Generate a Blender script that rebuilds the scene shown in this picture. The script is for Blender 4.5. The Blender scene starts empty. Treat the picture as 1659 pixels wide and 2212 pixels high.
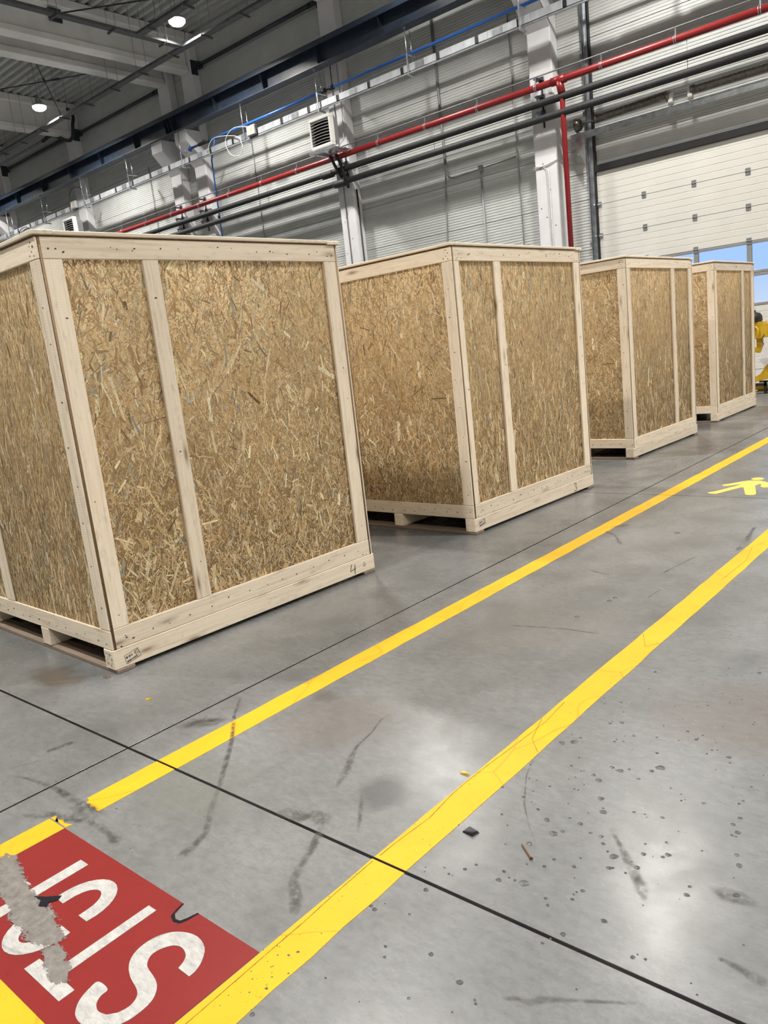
import bpy, bmesh, math, random
import numpy as np
from mathutils import Vector, Matrix, Euler

random.seed(7)
rng = np.random.default_rng(7)
SC = bpy.context.scene
COL = SC.collection

# ------------------------------------------------------------------ camera
W_PX, H_PX, F_PX = 1659.0, 2212.0, 1686.45
CAM_H = 1.40
CR = Vector((0.75644794, 0.6447137, -0.11013974))
CU = Vector((-0.04707471, 0.22162567, 0.97399488))
CF = Vector((-0.65235764, 0.73159163, -0.19799799))
cam_d = bpy.data.cameras.new('camera')
cam = bpy.data.objects.new('camera', cam_d)
COL.objects.link(cam)
cam_d.sensor_fit = 'HORIZONTAL'
cam_d.sensor_width = 36.0
cam_d.lens = F_PX / W_PX * 36.0
cam_d.clip_start = 0.05
cam_d.clip_end = 400
m = Matrix((CR, CU, -CF)).transposed().to_4x4()
m.translation = Vector((0, 0, CAM_H))
cam.matrix_world = m
SC.camera = cam

# ------------------------------------------------------------------ sky, exposure
SC.view_settings.view_transform = 'Standard'
SC.view_settings.look = 'None'
SC.view_settings.gamma = 1.0
SC.view_settings.use_curve_mapping = False
SC.view_settings.exposure = -0.55
world = bpy.data.worlds.new('evening_sky')
SC.world = world
world.use_nodes = True
wn = world.node_tree
wn.nodes.clear()
wo = wn.nodes.new('ShaderNodeOutputWorld')
wb = wn.nodes.new('ShaderNodeBackground')
wtc = wn.nodes.new('ShaderNodeTexCoord')
wsx = wn.nodes.new('ShaderNodeSeparateXYZ')
wr = wn.nodes.new('ShaderNodeValToRGB')
wr.color_ramp.elements[0].position = 0.0
wr.color_ramp.elements[0].color = (0.62, 0.70, 0.86, 1)
wr.color_ramp.elements[1].position = 0.5
wr.color_ramp.elements[1].color = (0.10, 0.24, 0.68, 1)
e_ = wr.color_ramp.elements.new(0.05)
e_.color = (0.40, 0.60, 0.95, 1)
e_ = wr.color_ramp.elements.new(0.16)
e_.color = (0.36, 0.61, 0.95, 1)
wn.links.new(wtc.outputs['Generated'], wsx.inputs[0])
wn.links.new(wsx.outputs[2], wr.inputs[0])
wn.links.new(wr.outputs[0], wb.inputs[0])
wb.inputs[1].default_value = 1.55
wn.links.new(wb.outputs[0], wo.inputs[0])

SC.cycles.use_adaptive_sampling = True
SC.cycles.adaptive_threshold = 0.03
SC.cycles.max_bounces = 7
SC.cycles.transmission_bounces = 5

# lamp grid (the builder further down hangs one high-bay lamp at each spot)
LAMP_POWER = 680.0
LAMP_Z = 10.04
LAMP_SPOTS = [(-17.15, 13.60, 'on_a'), (-24.5, 13.62, 'on_b'), (-11.3, 13.9, '')] + \
    [(x, 13.45, '') for x in (-31.5, -5.65, 1.6)] + \
    [(x, 6.3, '') for x in (-24.3, -6.7, 1.8, 8.6, 15.2)] + \
    [(x, -2.6 + (1.4 if int(x) % 2 else -1.2), '') for x in (-20.0, -11.0, -3.6, 4.0, 11.5, 17.0)]

# ------------------------------------------------------------------ node material helpers
def new_mat(name):
    mt = bpy.data.materials.new(name)
    mt.use_nodes = True
    nt = mt.node_tree
    bs = nt.nodes['Principled BSDF']
    return mt, nt, bs

def nd(nt, typ, **kw):
    n = nt.nodes.new(typ)
    for k, v in kw.items():
        if isinstance(k, str) and k.startswith('i_'):
            n.inputs[k[2:].replace('_', ' ')].default_value = v
        else:
            setattr(n, k, v)
    return n

def lk(nt, a, b):
    nt.links.new(a, b)

def ramp(nt, fac, stops):
    r = nt.nodes.new('ShaderNodeValToRGB')
    while len(r.color_ramp.elements) < len(stops):
        r.color_ramp.elements.new(0.5)
    for el, (p, c) in zip(r.color_ramp.elements, stops):
        el.position = p
        el.color = (*c, 1) if len(c) == 3 else c
    lk(nt, fac, r.inputs[0])
    return r

def mixc(nt, fac, a, b, mode='MIX'):
    n = nt.nodes.new('ShaderNodeMix')
    n.data_type = 'RGBA'
    n.blend_type = mode
    for sock, v in ((n.inputs[0], fac), (n.inputs[6], a), (n.inputs[7], b)):
        if isinstance(v, (int, float)):
            sock.default_value = v
        elif isinstance(v, tuple):
            sock.default_value = (*v, 1) if len(v) == 3 else v
        else:
            lk(nt, v, sock)
    return n.outputs[2]

def mth(nt, op, a, b=None, clamp=False):
    n = nt.nodes.new('ShaderNodeMath')
    n.operation = op
    n.use_clamp = clamp
    for i, v in enumerate((a, b)):
        if v is None:
            continue
        if isinstance(v, (int, float)):
            n.inputs[i].default_value = v
        else:
            lk(nt, v, n.inputs[i])
    return n.outputs[0]

def noise(nt, vec, scale, detail=3.0, rough=0.5, dist=0.0):
    n = nt.nodes.new('ShaderNodeTexNoise')
    n.inputs['Scale'].default_value = scale
    n.inputs['Detail'].default_value = detail
    n.inputs['Roughness'].default_value = rough
    n.inputs['Distortion'].default_value = dist
    if vec is not None:
        lk(nt, vec, n.inputs['Vector'])
    return n.outputs[0]

def mapping(nt, vec, scale=(1, 1, 1), loc=(0, 0, 0), rot=(0, 0, 0)):
    n = nt.nodes.new('ShaderNodeMapping')
    n.inputs['Scale'].default_value = scale
    n.inputs['Location'].default_value = loc
    n.inputs['Rotation'].default_value = rot
    lk(nt, vec, n.inputs['Vector'])
    return n.outputs[0]

def bump(nt, bs, h, strength, dist):
    b = nt.nodes.new('ShaderNodeBump')
    b.inputs['Strength'].default_value = strength
    b.inputs['Distance'].default_value = dist
    lk(nt, h, b.inputs['Height'])
    lk(nt, b.outputs[0], bs.inputs['Normal'])

def objco(nt):
    return nt.nodes.new('ShaderNodeTexCoord').outputs['Object']

def wpos(nt):
    return nt.nodes.new('ShaderNodeNewGeometry').outputs['Position']

def simple(name, col, rough=0.5, metal=0.0, var=0.08, scale=6.0, bmp=0.0, spec=0.5):
    mt, nt, bs = new_mat(name)
    co = objco(nt)
    f = noise(nt, co, scale, 4, 0.6)
    d = tuple(max(0, c * (1 - var * 2)) for c in col)
    l = tuple(min(1, c * (1 + var * 2)) for c in col)
    r = ramp(nt, f, [(0.3, d), (0.7, l)])
    lk(nt, r.outputs[0], bs.inputs['Base Color'])
    bs.inputs['Roughness'].default_value = rough
    bs.inputs['Metallic'].default_value = metal
    bs.inputs['Specular IOR Level'].default_value = spec
    if bmp:
        bump(nt, bs, noise(nt, co, scale * 8, 3, 0.6), bmp, 0.004)
    return mt

def m_wood(name, base, dark, saw=0.5):
    mt, nt, bs = new_mat(name)
    oi = nt.nodes.new('ShaderNodeObjectInfo')
    co = objco(nt)
    off = nt.nodes.new('ShaderNodeVectorMath')
    off.operation = 'ADD'
    lk(nt, co, off.inputs[0])
    cm = nt.nodes.new('ShaderNodeCombineXYZ')
    lk(nt, mth(nt, 'MULTIPLY', oi.outputs['Random'], 37.0), cm.inputs[0])
    lk(nt, mth(nt, 'MULTIPLY', oi.outputs['Random'], 91.0), cm.inputs[1])
    lk(nt, cm.outputs[0], off.inputs[1])
    v = off.outputs[0]
    grain = noise(nt, mapping(nt, v, (1.2, 26, 26)), 1.6, 5, 0.65, 1.2)
    blot = noise(nt, mapping(nt, v, (1.5, 6, 6)), 1.4, 3, 0.6, 0.4)
    c1 = ramp(nt, grain, [(0.30, dark), (0.52, base), (0.75, tuple(min(1, c * 1.10) for c in base))]).outputs[0]
    c2 = mixc(nt, mth(nt, 'MULTIPLY', blot, 0.55), c1, mixc(nt, 0.5, base, (0.62, 0.50, 0.42)))
    # knots
    kv = nt.nodes.new('ShaderNodeTexVoronoi')
    kv.inputs['Scale'].default_value = 1.0
    kv.inputs['Randomness'].default_value = 1.0
    lk(nt, mapping(nt, v, (2.4, 9.5, 9.5)), kv.inputs['Vector'])
    dk = kv.outputs['Distance']
    kf = ramp(nt, dk, [(0.05, (1, 1, 1)), (0.11, (0.40, 0.40, 0.40)), (0.22, (0, 0, 0))]).outputs[0]
    c3 = mixc(nt, mth(nt, 'MULTIPLY', kf, 0.75), c2, (0.22, 0.12, 0.06))
    # grey scuffs
    sc = ramp(nt, noise(nt, mapping(nt, v, (5, 16, 16), (3, 1, 2)), 2.0, 5, 0.7), [(0.55, (0, 0, 0)), (0.75, (1, 1, 1))]).outputs[0]
    c4 = mixc(nt, mth(nt, 'MULTIPLY', sc, 0.42), c3, (0.30, 0.27, 0.23))
    # board to board tone
    tone = mth(nt, 'ADD', mth(nt, 'MULTIPLY', oi.outputs['Random'], 0.20), 0.88)
    hs = nt.nodes.new('ShaderNodeHueSaturation')
    lk(nt, tone, hs.inputs['Value'])
    lk(nt, c4, hs.inputs['Color'])
    # saw marks across the board
    wv = nt.nodes.new('ShaderNodeTexWave')
    wv.wave_type = 'BANDS'
    wv.bands_direction = 'X'
    wv.inputs['Scale'].default_value = 26.0
    wv.inputs['Distortion'].default_value = 1.5
    wv.inputs['Detail'].default_value = 1.0
    lk(nt, v, wv.inputs['Vector'])
    sawm = mth(nt, 'MULTIPLY', wv.outputs['Fac'], noise(nt, mapping(nt, v, (2, 2, 2)), 1.3, 2))
    c5 = mixc(nt, mth(nt, 'MULTIPLY', sawm, 0.22 * saw), hs.outputs[0], (0.50, 0.38, 0.24))
    lk(nt, c5, bs.inputs['Base Color'])
    bs.inputs['Roughness'].default_value = 0.62
    bs.inputs['Specular IOR Level'].default_value = 0.25
    bump(nt, bs, mth(nt, 'ADD', mth(nt, 'MULTIPLY', grain, 0.6), sawm), 0.25, 0.0012)
    return mt

PINE = m_wood('pine_board', (0.94, 0.82, 0.645), (0.75, 0.61, 0.44))
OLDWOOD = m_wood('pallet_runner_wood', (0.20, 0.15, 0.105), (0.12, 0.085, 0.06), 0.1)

def m_osb():
    mt, nt, bs = new_mat('strand_board')
    at = nt.nodes.new('ShaderNodeAttribute')
    at.attribute_name = 'strand'
    co = objco(nt)
    f = noise(nt, co, 160, 3, 0.7)
    g = noise(nt, co, 1.8, 2, 0.5)
    c = mixc(nt, 1.0, at.outputs['Color'], ramp(nt, f, [(0.25, (0.72, 0.70, 0.68)), (0.75, (1.18, 1.18, 1.16))]).outputs[0], 'MULTIPLY')
    c = mixc(nt, 1.0, c, ramp(nt, g, [(0.3, (0.90, 0.89, 0.88)), (0.7, (1.08, 1.07, 1.05))]).outputs[0], 'MULTIPLY')
    lk(nt, c, bs.inputs['Base Color'])
    bs.inputs['Roughness'].default_value = 0.55
    bs.inputs['Specular IOR Level'].default_value = 0.3
    bump(nt, bs, f, 0.35, 0.001)
    return mt
OSB = m_osb()
OSB_EDGE = simple('strand_board_edge', (0.17, 0.10, 0.05), 0.8, var=0.25, scale=60)

def m_floor():
    mt, nt, bs = new_mat('polished_concrete')
    p = wpos(nt)
    big = noise(nt, p, 0.55, 4, 0.6, 0.6)
    mid = noise(nt, p, 2.6, 5, 0.62, 0.3)
    fine = noise(nt, mapping(nt, p, (14, 26, 14)), 1.5, 4, 0.7)
    grit = noise(nt, p, 90, 3, 0.7)
    c = ramp(nt, big, [(0.30, (0.138, 0.140, 0.138)), (0.55, (0.178, 0.181, 0.180)), (0.75, (0.210, 0.214, 0.217))]).outputs[0]
    c = mixc(nt, 1.0, c, ramp(nt, mid, [(0.28, (0.70, 0.70, 0.69)), (0.5, (0.97, 0.97, 0.97)), (0.75, (1.20, 1.20, 1.21))]).outputs[0], 'MULTIPLY')
    c = mixc(nt, 1.0, c, ramp(nt, fine, [(0.30, (0.84, 0.84, 0.84)), (0.60, (1.05, 1.05, 1.05))]).outputs[0], 'MULTIPLY')
    c = mixc(nt, 1.0, c, ramp(nt, grit, [(0.3, (0.92, 0.92, 0.92)), (0.7, (1.05, 1.05, 1.05))]).outputs[0], 'MULTIPLY')
    # brownish grimy patches at fixed spots on the slab
    def blob(x, y, rx, ry, col, amt, rot=0.0):
        nonlocal c
        wob = nt.nodes.new('ShaderNodeVectorMath'); wob.operation = 'ADD'
        nz = nt.nodes.new('ShaderNodeTexNoise'); nz.inputs['Scale'].default_value = 3.0 / max(rx, 0.15) * 0.5
        nz.inputs['Detail'].default_value = 4
        lk(nt, p, nz.inputs['Vector'])
        scl = nt.nodes.new('ShaderNodeVectorMath'); scl.operation = 'SCALE'
        lk(nt, nz.outputs['Color'], scl.inputs[0]); scl.inputs['Scale'].default_value = rx * 0.9
        lk(nt, p, wob.inputs[0]); lk(nt, scl.outputs[0], wob.inputs[1])
        mp = nt.nodes.new('ShaderNodeMapping'); mp.vector_type = 'TEXTURE'
        mp.inputs['Location'].default_value = (x + rx * 0.45, y + rx * 0.45, 0)
        mp.inputs['Scale'].default_value = (rx, ry, 1000)
        mp.inputs['Rotation'].default_value = (0, 0, rot)
        lk(nt, wob.outputs[0], mp.inputs['Vector'])
        gr = nt.nodes.new('ShaderNodeTexGradient'); gr.gradient_type = 'SPHERICAL'
        lk(nt, mp.outputs[0], gr.inputs[0])
        fac = mth(nt, 'MULTIPLY', ramp(nt, gr.outputs['Fac'], [(0.0, (0, 0, 0)), (0.55, (1, 1, 1))]).outputs[0], amt)
        c = mixc(nt, fac, c, col)
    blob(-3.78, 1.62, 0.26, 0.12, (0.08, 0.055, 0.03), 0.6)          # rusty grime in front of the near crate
    blob(-1.625, 1.665, 0.11, 0.13, (0.075, 0.076, 0.08), 0.8, 0.5)    # damp patch between the lines
    blob(-2.12, 1.95, 0.30, 0.30, (0.13, 0.105, 0.09), 0.35)
    blob(-2.33, 2.10, 0.075, 0.06, (0.09, 0.075, 0.065), 0.6)
    blob(-0.72, 2.68, 0.50, 0.34, (0.125, 0.095, 0.075), 0.4)
    blob(-0.70, 2.95, 0.10, 0.12, (0.15, 0.085, 0.05), 0.45)
    blob(-1.9, 3.2, 0.7, 0.5, (0.15, 0.14, 0.13), 0.35)
    blob(-2.2, 1.35, 0.3, 0.25, (0.16, 0.165, 0.14), 0.35)
    lk(nt, c, bs.inputs['Base Color'])
    r = ramp(nt, mid, [(0.3, (0.29,) * 3), (0.7, (0.175,) * 3)])
    rr = mth(nt, 'ADD', r.outputs[0], mth(nt, 'MULTIPLY', fine, 0.08))
    lk(nt, rr, bs.inputs['Roughness'])
    bs.inputs['Specular IOR Level'].default_value = 0.42
    bump(nt, bs, mth(nt, 'ADD', fine, mth(nt, 'MULTIPLY', grit, 0.5)), 0.09, 0.002)
    return mt
CONC = m_floor()

def m_paint(name, col, wear, crack=0.5, rough=0.42):
    mt, nt, bs = new_mat(name)
    p = wpos(nt)
    n1 = noise(nt, p, 3.5, 4, 0.6)
    n2 = noise(nt, mapping(nt, p, (40, 60, 40)), 1.0, 5, 0.75, 0.6)
    n3 = noise(nt, p, 5.0, 3, 0.6)
    c = ramp(nt, n1, [(0.3, tuple(a * 0.90 for a in col)), (0.7, tuple(min(1, a * 1.07) for a in col))]).outputs[0]
    dirt = mth(nt, 'MULTIPLY', ramp(nt, n2, [(0.60, (0, 0, 0)), (0.70, (1, 1, 1))]).outputs[0],
               ramp(nt, n3, [(0.45, (0, 0, 0)), (0.62, (1, 1, 1))]).outputs[0])
    c = mixc(nt, mth(nt, 'MULTIPLY', dirt, wear), c, tuple(a * 0.33 for a in col))
    if crack:
        vo = nt.nodes.new('ShaderNodeTexVoronoi'); vo.feature = 'DISTANCE_TO_EDGE'
        vo.inputs['Scale'].default_value = 1.3
        vv = nt.nodes.new('ShaderNodeVectorMath'); vv.operation = 'ADD'
        nz = nt.nodes.new('ShaderNodeTexNoise'); nz.inputs['Scale'].default_value = 2.0
        sc = nt.nodes.new('ShaderNodeVectorMath'); sc.operation = 'SCALE'; sc.inputs['Scale'].default_value = 0.35
        lk(nt, p, nz.inputs['Vector']); lk(nt, nz.outputs['Color'], sc.inputs[0])
        lk(nt, p, vv.inputs[0]); lk(nt, sc.outputs[0], vv.inputs[1])
        lk(nt, vv.outputs[0], vo.inputs['Vector'])
        cf = ramp(nt, vo.outputs['Distance'], [(0.0, (1, 1, 1)), (0.006, (0, 0, 0))]).outputs[0]
        c = mixc(nt, mth(nt, 'MULTIPLY', cf, crack), c, tuple(a * 0.45 for a in col))
    lk(nt, c, bs.inputs['Base Color'])
    bs.inputs['Roughness'].default_value = rough
    bs.inputs['Specular IOR Level'].default_value = 0.3
    bump(nt, bs, n2, 0.25, 0.0012)
    return mt
YELLOW = m_paint('yellow_floor_paint', (0.68, 0.37, 0.008), 0.9, 0.5, 0.5)
YELLOW2 = m_paint('yellow_symbol_paint', (0.82, 0.55, 0.10), 0.2, 0.0)
REDP = m_paint('red_floor_paint', (0.20, 0.012, 0.011), 0.6, 0.15, 0.40)
WHITEP = m_paint('white_letter_paint', (0.46, 0.45, 0.43), 0.8, 0.6, 0.5)
def _dirty(mt):
    nt = mt.node_tree; bs = nt.nodes['Principled BSDF']
    src = bs.inputs['Base Color'].links[0].from_socket
    f = ramp(nt, noise(nt, mapping(nt, wpos(nt), (22, 55, 22), rot=(0, 0, 0.7)), 1.0, 6, 0.8), [(0.35, (0.70, 0.70, 0.72)), (0.6, (1.05, 1.05, 1.05))]).outputs[0]
    lk(nt, mixc(nt, 1.0, src, f, 'MULTIPLY'), bs.inputs['Base Color'])
_dirty(WHITEP)

WALLM = simple('wall_sheet_white', (0.55, 0.565, 0.55), 0.42, var=0.03, scale=2.0)
WALLG = simple('wall_panel_seam', (0.20, 0.20, 0.195), 0.6)
PLASTER = simple('painted_concrete', (0.76, 0.755, 0.77), 0.6, var=0.03, scale=2.5, bmp=0.12)
GIRDERM = simple('painted_girder_concrete', (0.80, 0.795, 0.775), 0.6, var=0.05, scale=1.5, bmp=0.1)
DECKM = simple('roof_sheet', (0.50, 0.51, 0.50), 0.38, var=0.05, scale=2)
NAVY = simple('navy_steel_paint', (0.028, 0.042, 0.070), 0.36, var=0.15, scale=5, spec=0.8)
DARKST = simple('dark_steel', (0.035, 0.042, 0.055), 0.4, var=0.15)
WCOND = simple('grey_conduit', (0.27, 0.28, 0.28), 0.5)
BLACK = simple('black_insulation', (0.016, 0.017, 0.018), 0.6, var=0.2, scale=14, bmp=0.3)
RUBBER = simple('black_rubber', (0.012, 0.012, 0.013), 0.5)
REDPIPE = simple('red_pipe_paint', (0.25, 0.014, 0.016), 0.35, var=0.06)
BLUE = simple('blue_pipe', (0.025, 0.12, 0.44), 0.35, var=0.06)
GALV = simple('galvanised_steel', (0.62, 0.65, 0.68), 0.28, metal=0.85, var=0.14, scale=9)
GALVD = simple('dull_zinc', (0.22, 0.23, 0.24), 0.55, metal=0.25, var=0.12, scale=7)
SILVER = simple('bright_trunking', (0.56, 0.585, 0.61), 0.36, metal=0.6, var=0.10, scale=4, bmp=0.2)
ALU = simple('anodised_aluminium', (0.36, 0.36, 0.36), 0.4, metal=0.4, var=0.05)
DOORM = simple('door_panel_cream', (0.70, 0.69, 0.64), 0.45, var=0.02, scale=1.5)
SPRINGM = simple('oiled_spring_steel', (0.17, 0.155, 0.14), 0.4, metal=0.4, var=0.2, scale=20)
HEATW = simple('heater_case_white', (0.72, 0.71, 0.68), 0.4, var=0.04)
GREYPL = simple('grey_plastic', (0.30, 0.31, 0.32), 0.5)
CABLEW = simple('pale_cable', (0.55, 0.55, 0.52), 0.5)
TRAYM = simple('grey_tray_steel', (0.11, 0.115, 0.12), 0.75, var=0.1, spec=0.2)
LOUV = simple('louvre_grey', (0.28, 0.28, 0.275), 0.5)
MACHY = simple('machine_yellow', (0.62, 0.40, 0.025), 0.38, var=0.08)
PAPER = simple('white_tag', (0.75, 0.75, 0.78), 0.7)
INK = simple('black_ink', (0.012, 0.012, 0.016), 0.8, spec=0.1)
INKV = simple('violet_ink', (0.14, 0.11, 0.20), 0.7)
RAWWOOD = m_wood('yellow_pallet_wood', (0.62, 0.44, 0.20), (0.45, 0.30, 0.12))
OIL = simple('oil_drip', (0.055, 0.058, 0.062), 0.35, var=0.2, scale=30)
NAILM = simple('nail_head', (0.10, 0.085, 0.075), 0.5, metal=0.3)
RUST = simple('rusty_screw', (0.14, 0.07, 0.03), 0.6)
JOINT = simple('joint_filler', (0.014, 0.013, 0.013), 0.9, var=0.2, spec=0.05)

def m_scuff(name, col, amt):
    mt, nt, bs = new_mat(name)
    p = wpos(nt)
    n = noise(nt, mapping(nt, p, (30, 30, 30)), 1.0, 5, 0.75)
    n2 = noise(nt, p, 5.0, 2)
    a = mth(nt, 'MULTIPLY', ramp(nt, n, [(0.36, (0, 0, 0)), (0.62, (1, 1, 1))]).outputs[0],
            ramp(nt, n2, [(0.3, (0.25,) * 3), (0.6, (1, 1, 1))]).outputs[0])
    at = nt.nodes.new('ShaderNodeAttribute'); at.attribute_name = 'edge'
    a = mth(nt, 'MULTIPLY', a, at.outputs['Fac'])
    lk(nt, mth(nt, 'MULTIPLY', a, amt), bs.inputs['Alpha'])
    bs.inputs['Base Color'].default_value = (*col, 1)
    bs.inputs['Roughness'].default_value = 0.5
    return mt
SCUFF = m_scuff('tyre_rubber_mark', (0.055, 0.053, 0.045), 0.85)
WORN = None

def m_worn():
    # bare concrete showing where the paint has flaked off: ragged alpha edge
    mt, nt, bs = new_mat('bare_concrete_patch')
    p = wpos(nt)
    n = noise(nt, mapping(nt, p, (30, 95, 60), rot=(0, 0, 0.5)), 1.0, 5, 0.75, 0.8)
    at = nt.nodes.new('ShaderNodeAttribute'); at.attribute_name = 'edge'
    s = mth(nt, 'ADD', at.outputs['Fac'], mth(nt, 'MULTIPLY', n, 2.4))
    a = ramp(nt, mth(nt, 'SUBTRACT', s, 1.0), [(0.50, (0, 0, 0)), (0.54, (1, 1, 1))]).outputs[0]
    lk(nt, a, bs.inputs['Alpha'])
    c = ramp(nt, noise(nt, p, 40, 4, 0.7), [(0.3, (0.115, 0.10, 0.09)), (0.7, (0.215, 0.20, 0.185))]).outputs[0]
    lk(nt, c, bs.inputs['Base Color'])
    bs.inputs['Roughness'].default_value = 0.45
    return mt
WORN = m_worn()

def m_emit(name, col, st):
    mt, nt, bs = new_mat(name)
    bs.inputs['Emission Color'].default_value = (*col, 1)
    bs.inputs['Emission Strength'].default_value = st
    bs.inputs['Base Color'].default_value = (0.9, 0.9, 0.9, 1)
    return mt
GLOW = m_emit('lamp_diffuser', (1.0, 0.94, 0.82), 26.0)

def m_glass():
    mt, nt, bs = new_mat('window_glass')
    bs.inputs['Base Color'].default_value = (0.95, 0.98, 1, 1)
    bs.inputs['Roughness'].default_value = 0.02
    bs.inputs['Transmission Weight'].default_value = 1.0
    bs.inputs['IOR'].default_value = 1.02
    return mt
GLASS = m_glass()

# ------------------------------------------------------------------ geometry helpers
class MB:
    """collects shapes into ONE mesh"""
    def __init__(self):
        self.v = []; self.f = []; self.s = []
    def add(self, vs, fs, smooth=False):
        o = len(self.v)
        self.v += [tuple(v) for v in vs]
        self.f += [tuple(i + o for i in f) for f in fs]
        self.s += [smooth] * len(fs)
        return self
    def box(self, x0, x1, y0, y1, z0, z1):
        return self.add([(x0, y0, z0), (x1, y0, z0), (x1, y1, z0), (x0, y1, z0), (x0, y0, z1), (x1, y0, z1), (x1, y1, z1), (x0, y1, z1)],
                        [(0, 3, 2, 1), (4, 5, 6, 7), (0, 1, 5, 4), (1, 2, 6, 5), (2, 3, 7, 6), (3, 0, 4, 7)])
    def cbox(self, x0, x1, y0, y1, z0, z1, c=0.004):
        bm = bmesh.new()
        bmesh.ops.create_cube(bm, size=1)
        for v in bm.verts:
            v.co = ((x0 + x1) / 2 + v.co.x * (x1 - x0), (y0 + y1) / 2 + v.co.y * (y1 - y0), (z0 + z1) / 2 + v.co.z * (z1 - z0))
        c = min(c, abs(x1 - x0) * .3, abs(y1 - y0) * .3, abs(z1 - z0) * .3)
        bmesh.ops.bevel(bm, geom=list(bm.edges), offset=c, segments=1, affect='EDGES')
        bm.verts.index_update()
        self.add([v.co[:] for v in bm.verts], [[v.index for v in f.verts] for f in bm.faces])
        bm.free()
        return self
    def tube(self, pts, r, n=8, cap=True):
        pts = [Vector(p) for p in pts]
        vs = []; fs = []
        prev = None
        for i, p in enumerate(pts):
            a = pts[max(0, i - 1)]; b = pts[min(len(pts) - 1, i + 1)]
            t = (b - a).normalized()
            if prev is None:
                u = t.orthogonal().normalized()
            else:
                u = (prev - t * prev.dot(t)).normalized()
            prev = u
            w = t.cross(u)
            rr = r[i] if isinstance(r, (list, tuple)) else r
            for k in range(n):
                an = 2 * math.pi * k / n
                vs.append(p + (u * math.cos(an) + w * math.sin(an)) * rr)
        for i in range(len(pts) - 1):
            for k in range(n):
                fs.append((i * n + k, i * n + (k + 1) % n, (i + 1) * n + (k + 1) % n, (i + 1) * n + k))
        self.add(vs, fs, True)
        if cap:
            L = len(pts) - 1
            self.add([], [])
            o = len(self.v) - len(vs)
            self.f.append(tuple(o + k for k in range(n))[::-1]); self.s.append(False)
            self.f.append(tuple(o + L * n + k for k in range(n))); self.s.append(False)
        return self
    def prism(self, poly, z0, z1):
        """polygon in XY pushed from z0 to z1"""
        n = len(poly)
        vs = [(x, y, z0) for x, y in poly] + [(x, y, z1) for x, y in poly]
        fs = [tuple(range(n))[::-1], tuple(range(n, 2 * n))] + [(i, (i + 1) % n, n + (i + 1) % n, n + i) for i in range(n)]
        return self.add(vs, fs)
    def lathe(self, prof, n=20, c=(0, 0, 0)):
        vs = []; fs = []
        for r, z in prof:
            for k in range(n):
                a = 2 * math.pi * k / n
                vs.append((c[0] + r * math.cos(a), c[1] + r * math.sin(a), c[2] + z))
        for i in range(len(prof) - 1):
            for k in range(n):
                fs.append((i * n + k, i * n + (k + 1) % n, (i + 1) * n + (k + 1) % n, (i + 1) * n + k))
        return self.add(vs, fs, True)
    def xf(self, M):
        self.v = [tuple(M @ Vector(v)) for v in self.v]
        return self
    def mesh(self, name, mat):
        me = bpy.data.meshes.new(name)
        me.from_pydata(self.v, [], self.f)
        me.polygons.foreach_set('use_smooth', self.s)
        me.materials.append(mat)
        me.update()
        return me
    def build(self, name, mat, parent=None, loc=(0, 0, 0), rot=None):
        return link(name, self.mesh(name, mat), parent, loc, rot)

def link(name, me, parent=None, loc=(0, 0, 0), rot=None):
    o = bpy.data.objects.new(name, me)
    COL.objects.link(o)
    o.parent = parent
    o.location = loc
    if rot is not None:
        o.rotation_euler = rot
    return o

def tag(o, label=None, cat=None, group=None, kind=None):
    for k, v in (('label', label), ('category', cat), ('group', group), ('kind', kind)):
        if v:
            o[k] = v
    return o

def empty(name, loc=(0, 0, 0), rz=0.0):
    o = bpy.data.objects.new(name, None)
    o.empty_display_size = 0.2
    COL.objects.link(o)
    o.location = loc
    o.rotation_euler = (0, 0, rz)
    return o

def copy_tree(o, parent=None):
    c = o.copy()
    COL.objects.link(c)
    c.parent = parent
    for ch in list(o.children):
        copy_tree(ch, c)
    return c

def poly_mesh(mb_poly, z, t):
    """thin painted plate with outline poly, triangulated so concave outlines work"""
    bm = bmesh.new()
    vs = [bm.verts.new((x, y, z + t)) for x, y in mb_poly]
    f = bm.faces.new(vs)
    f.normal_update()
    if f.normal.z < 0:
        bmesh.ops.reverse_faces(bm, faces=[f])
    r = bmesh.ops.extrude_face_region(bm, geom=[f])
    low = [g for g in r['geom'] if isinstance(g, bmesh.types.BMVert)]
    for v in vs:
        v.co.z = z
    bmesh.ops.triangulate(bm, faces=[x for x in bm.faces if len(x.verts) > 4])
    bmesh.ops.recalc_face_normals(bm, faces=bm.faces)
    bm.verts.index_update()
    out = ([v.co[:] for v in bm.verts], [[v.index for v in x.verts] for x in bm.faces])
    bm.free()
    return out

def plate(name, poly, mat, parent=None, z=0.0, t=0.0012):
    mb = MB()
    mb.add(*poly_mesh(poly, z, t))
    return mb.build(name, mat, parent)

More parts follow.
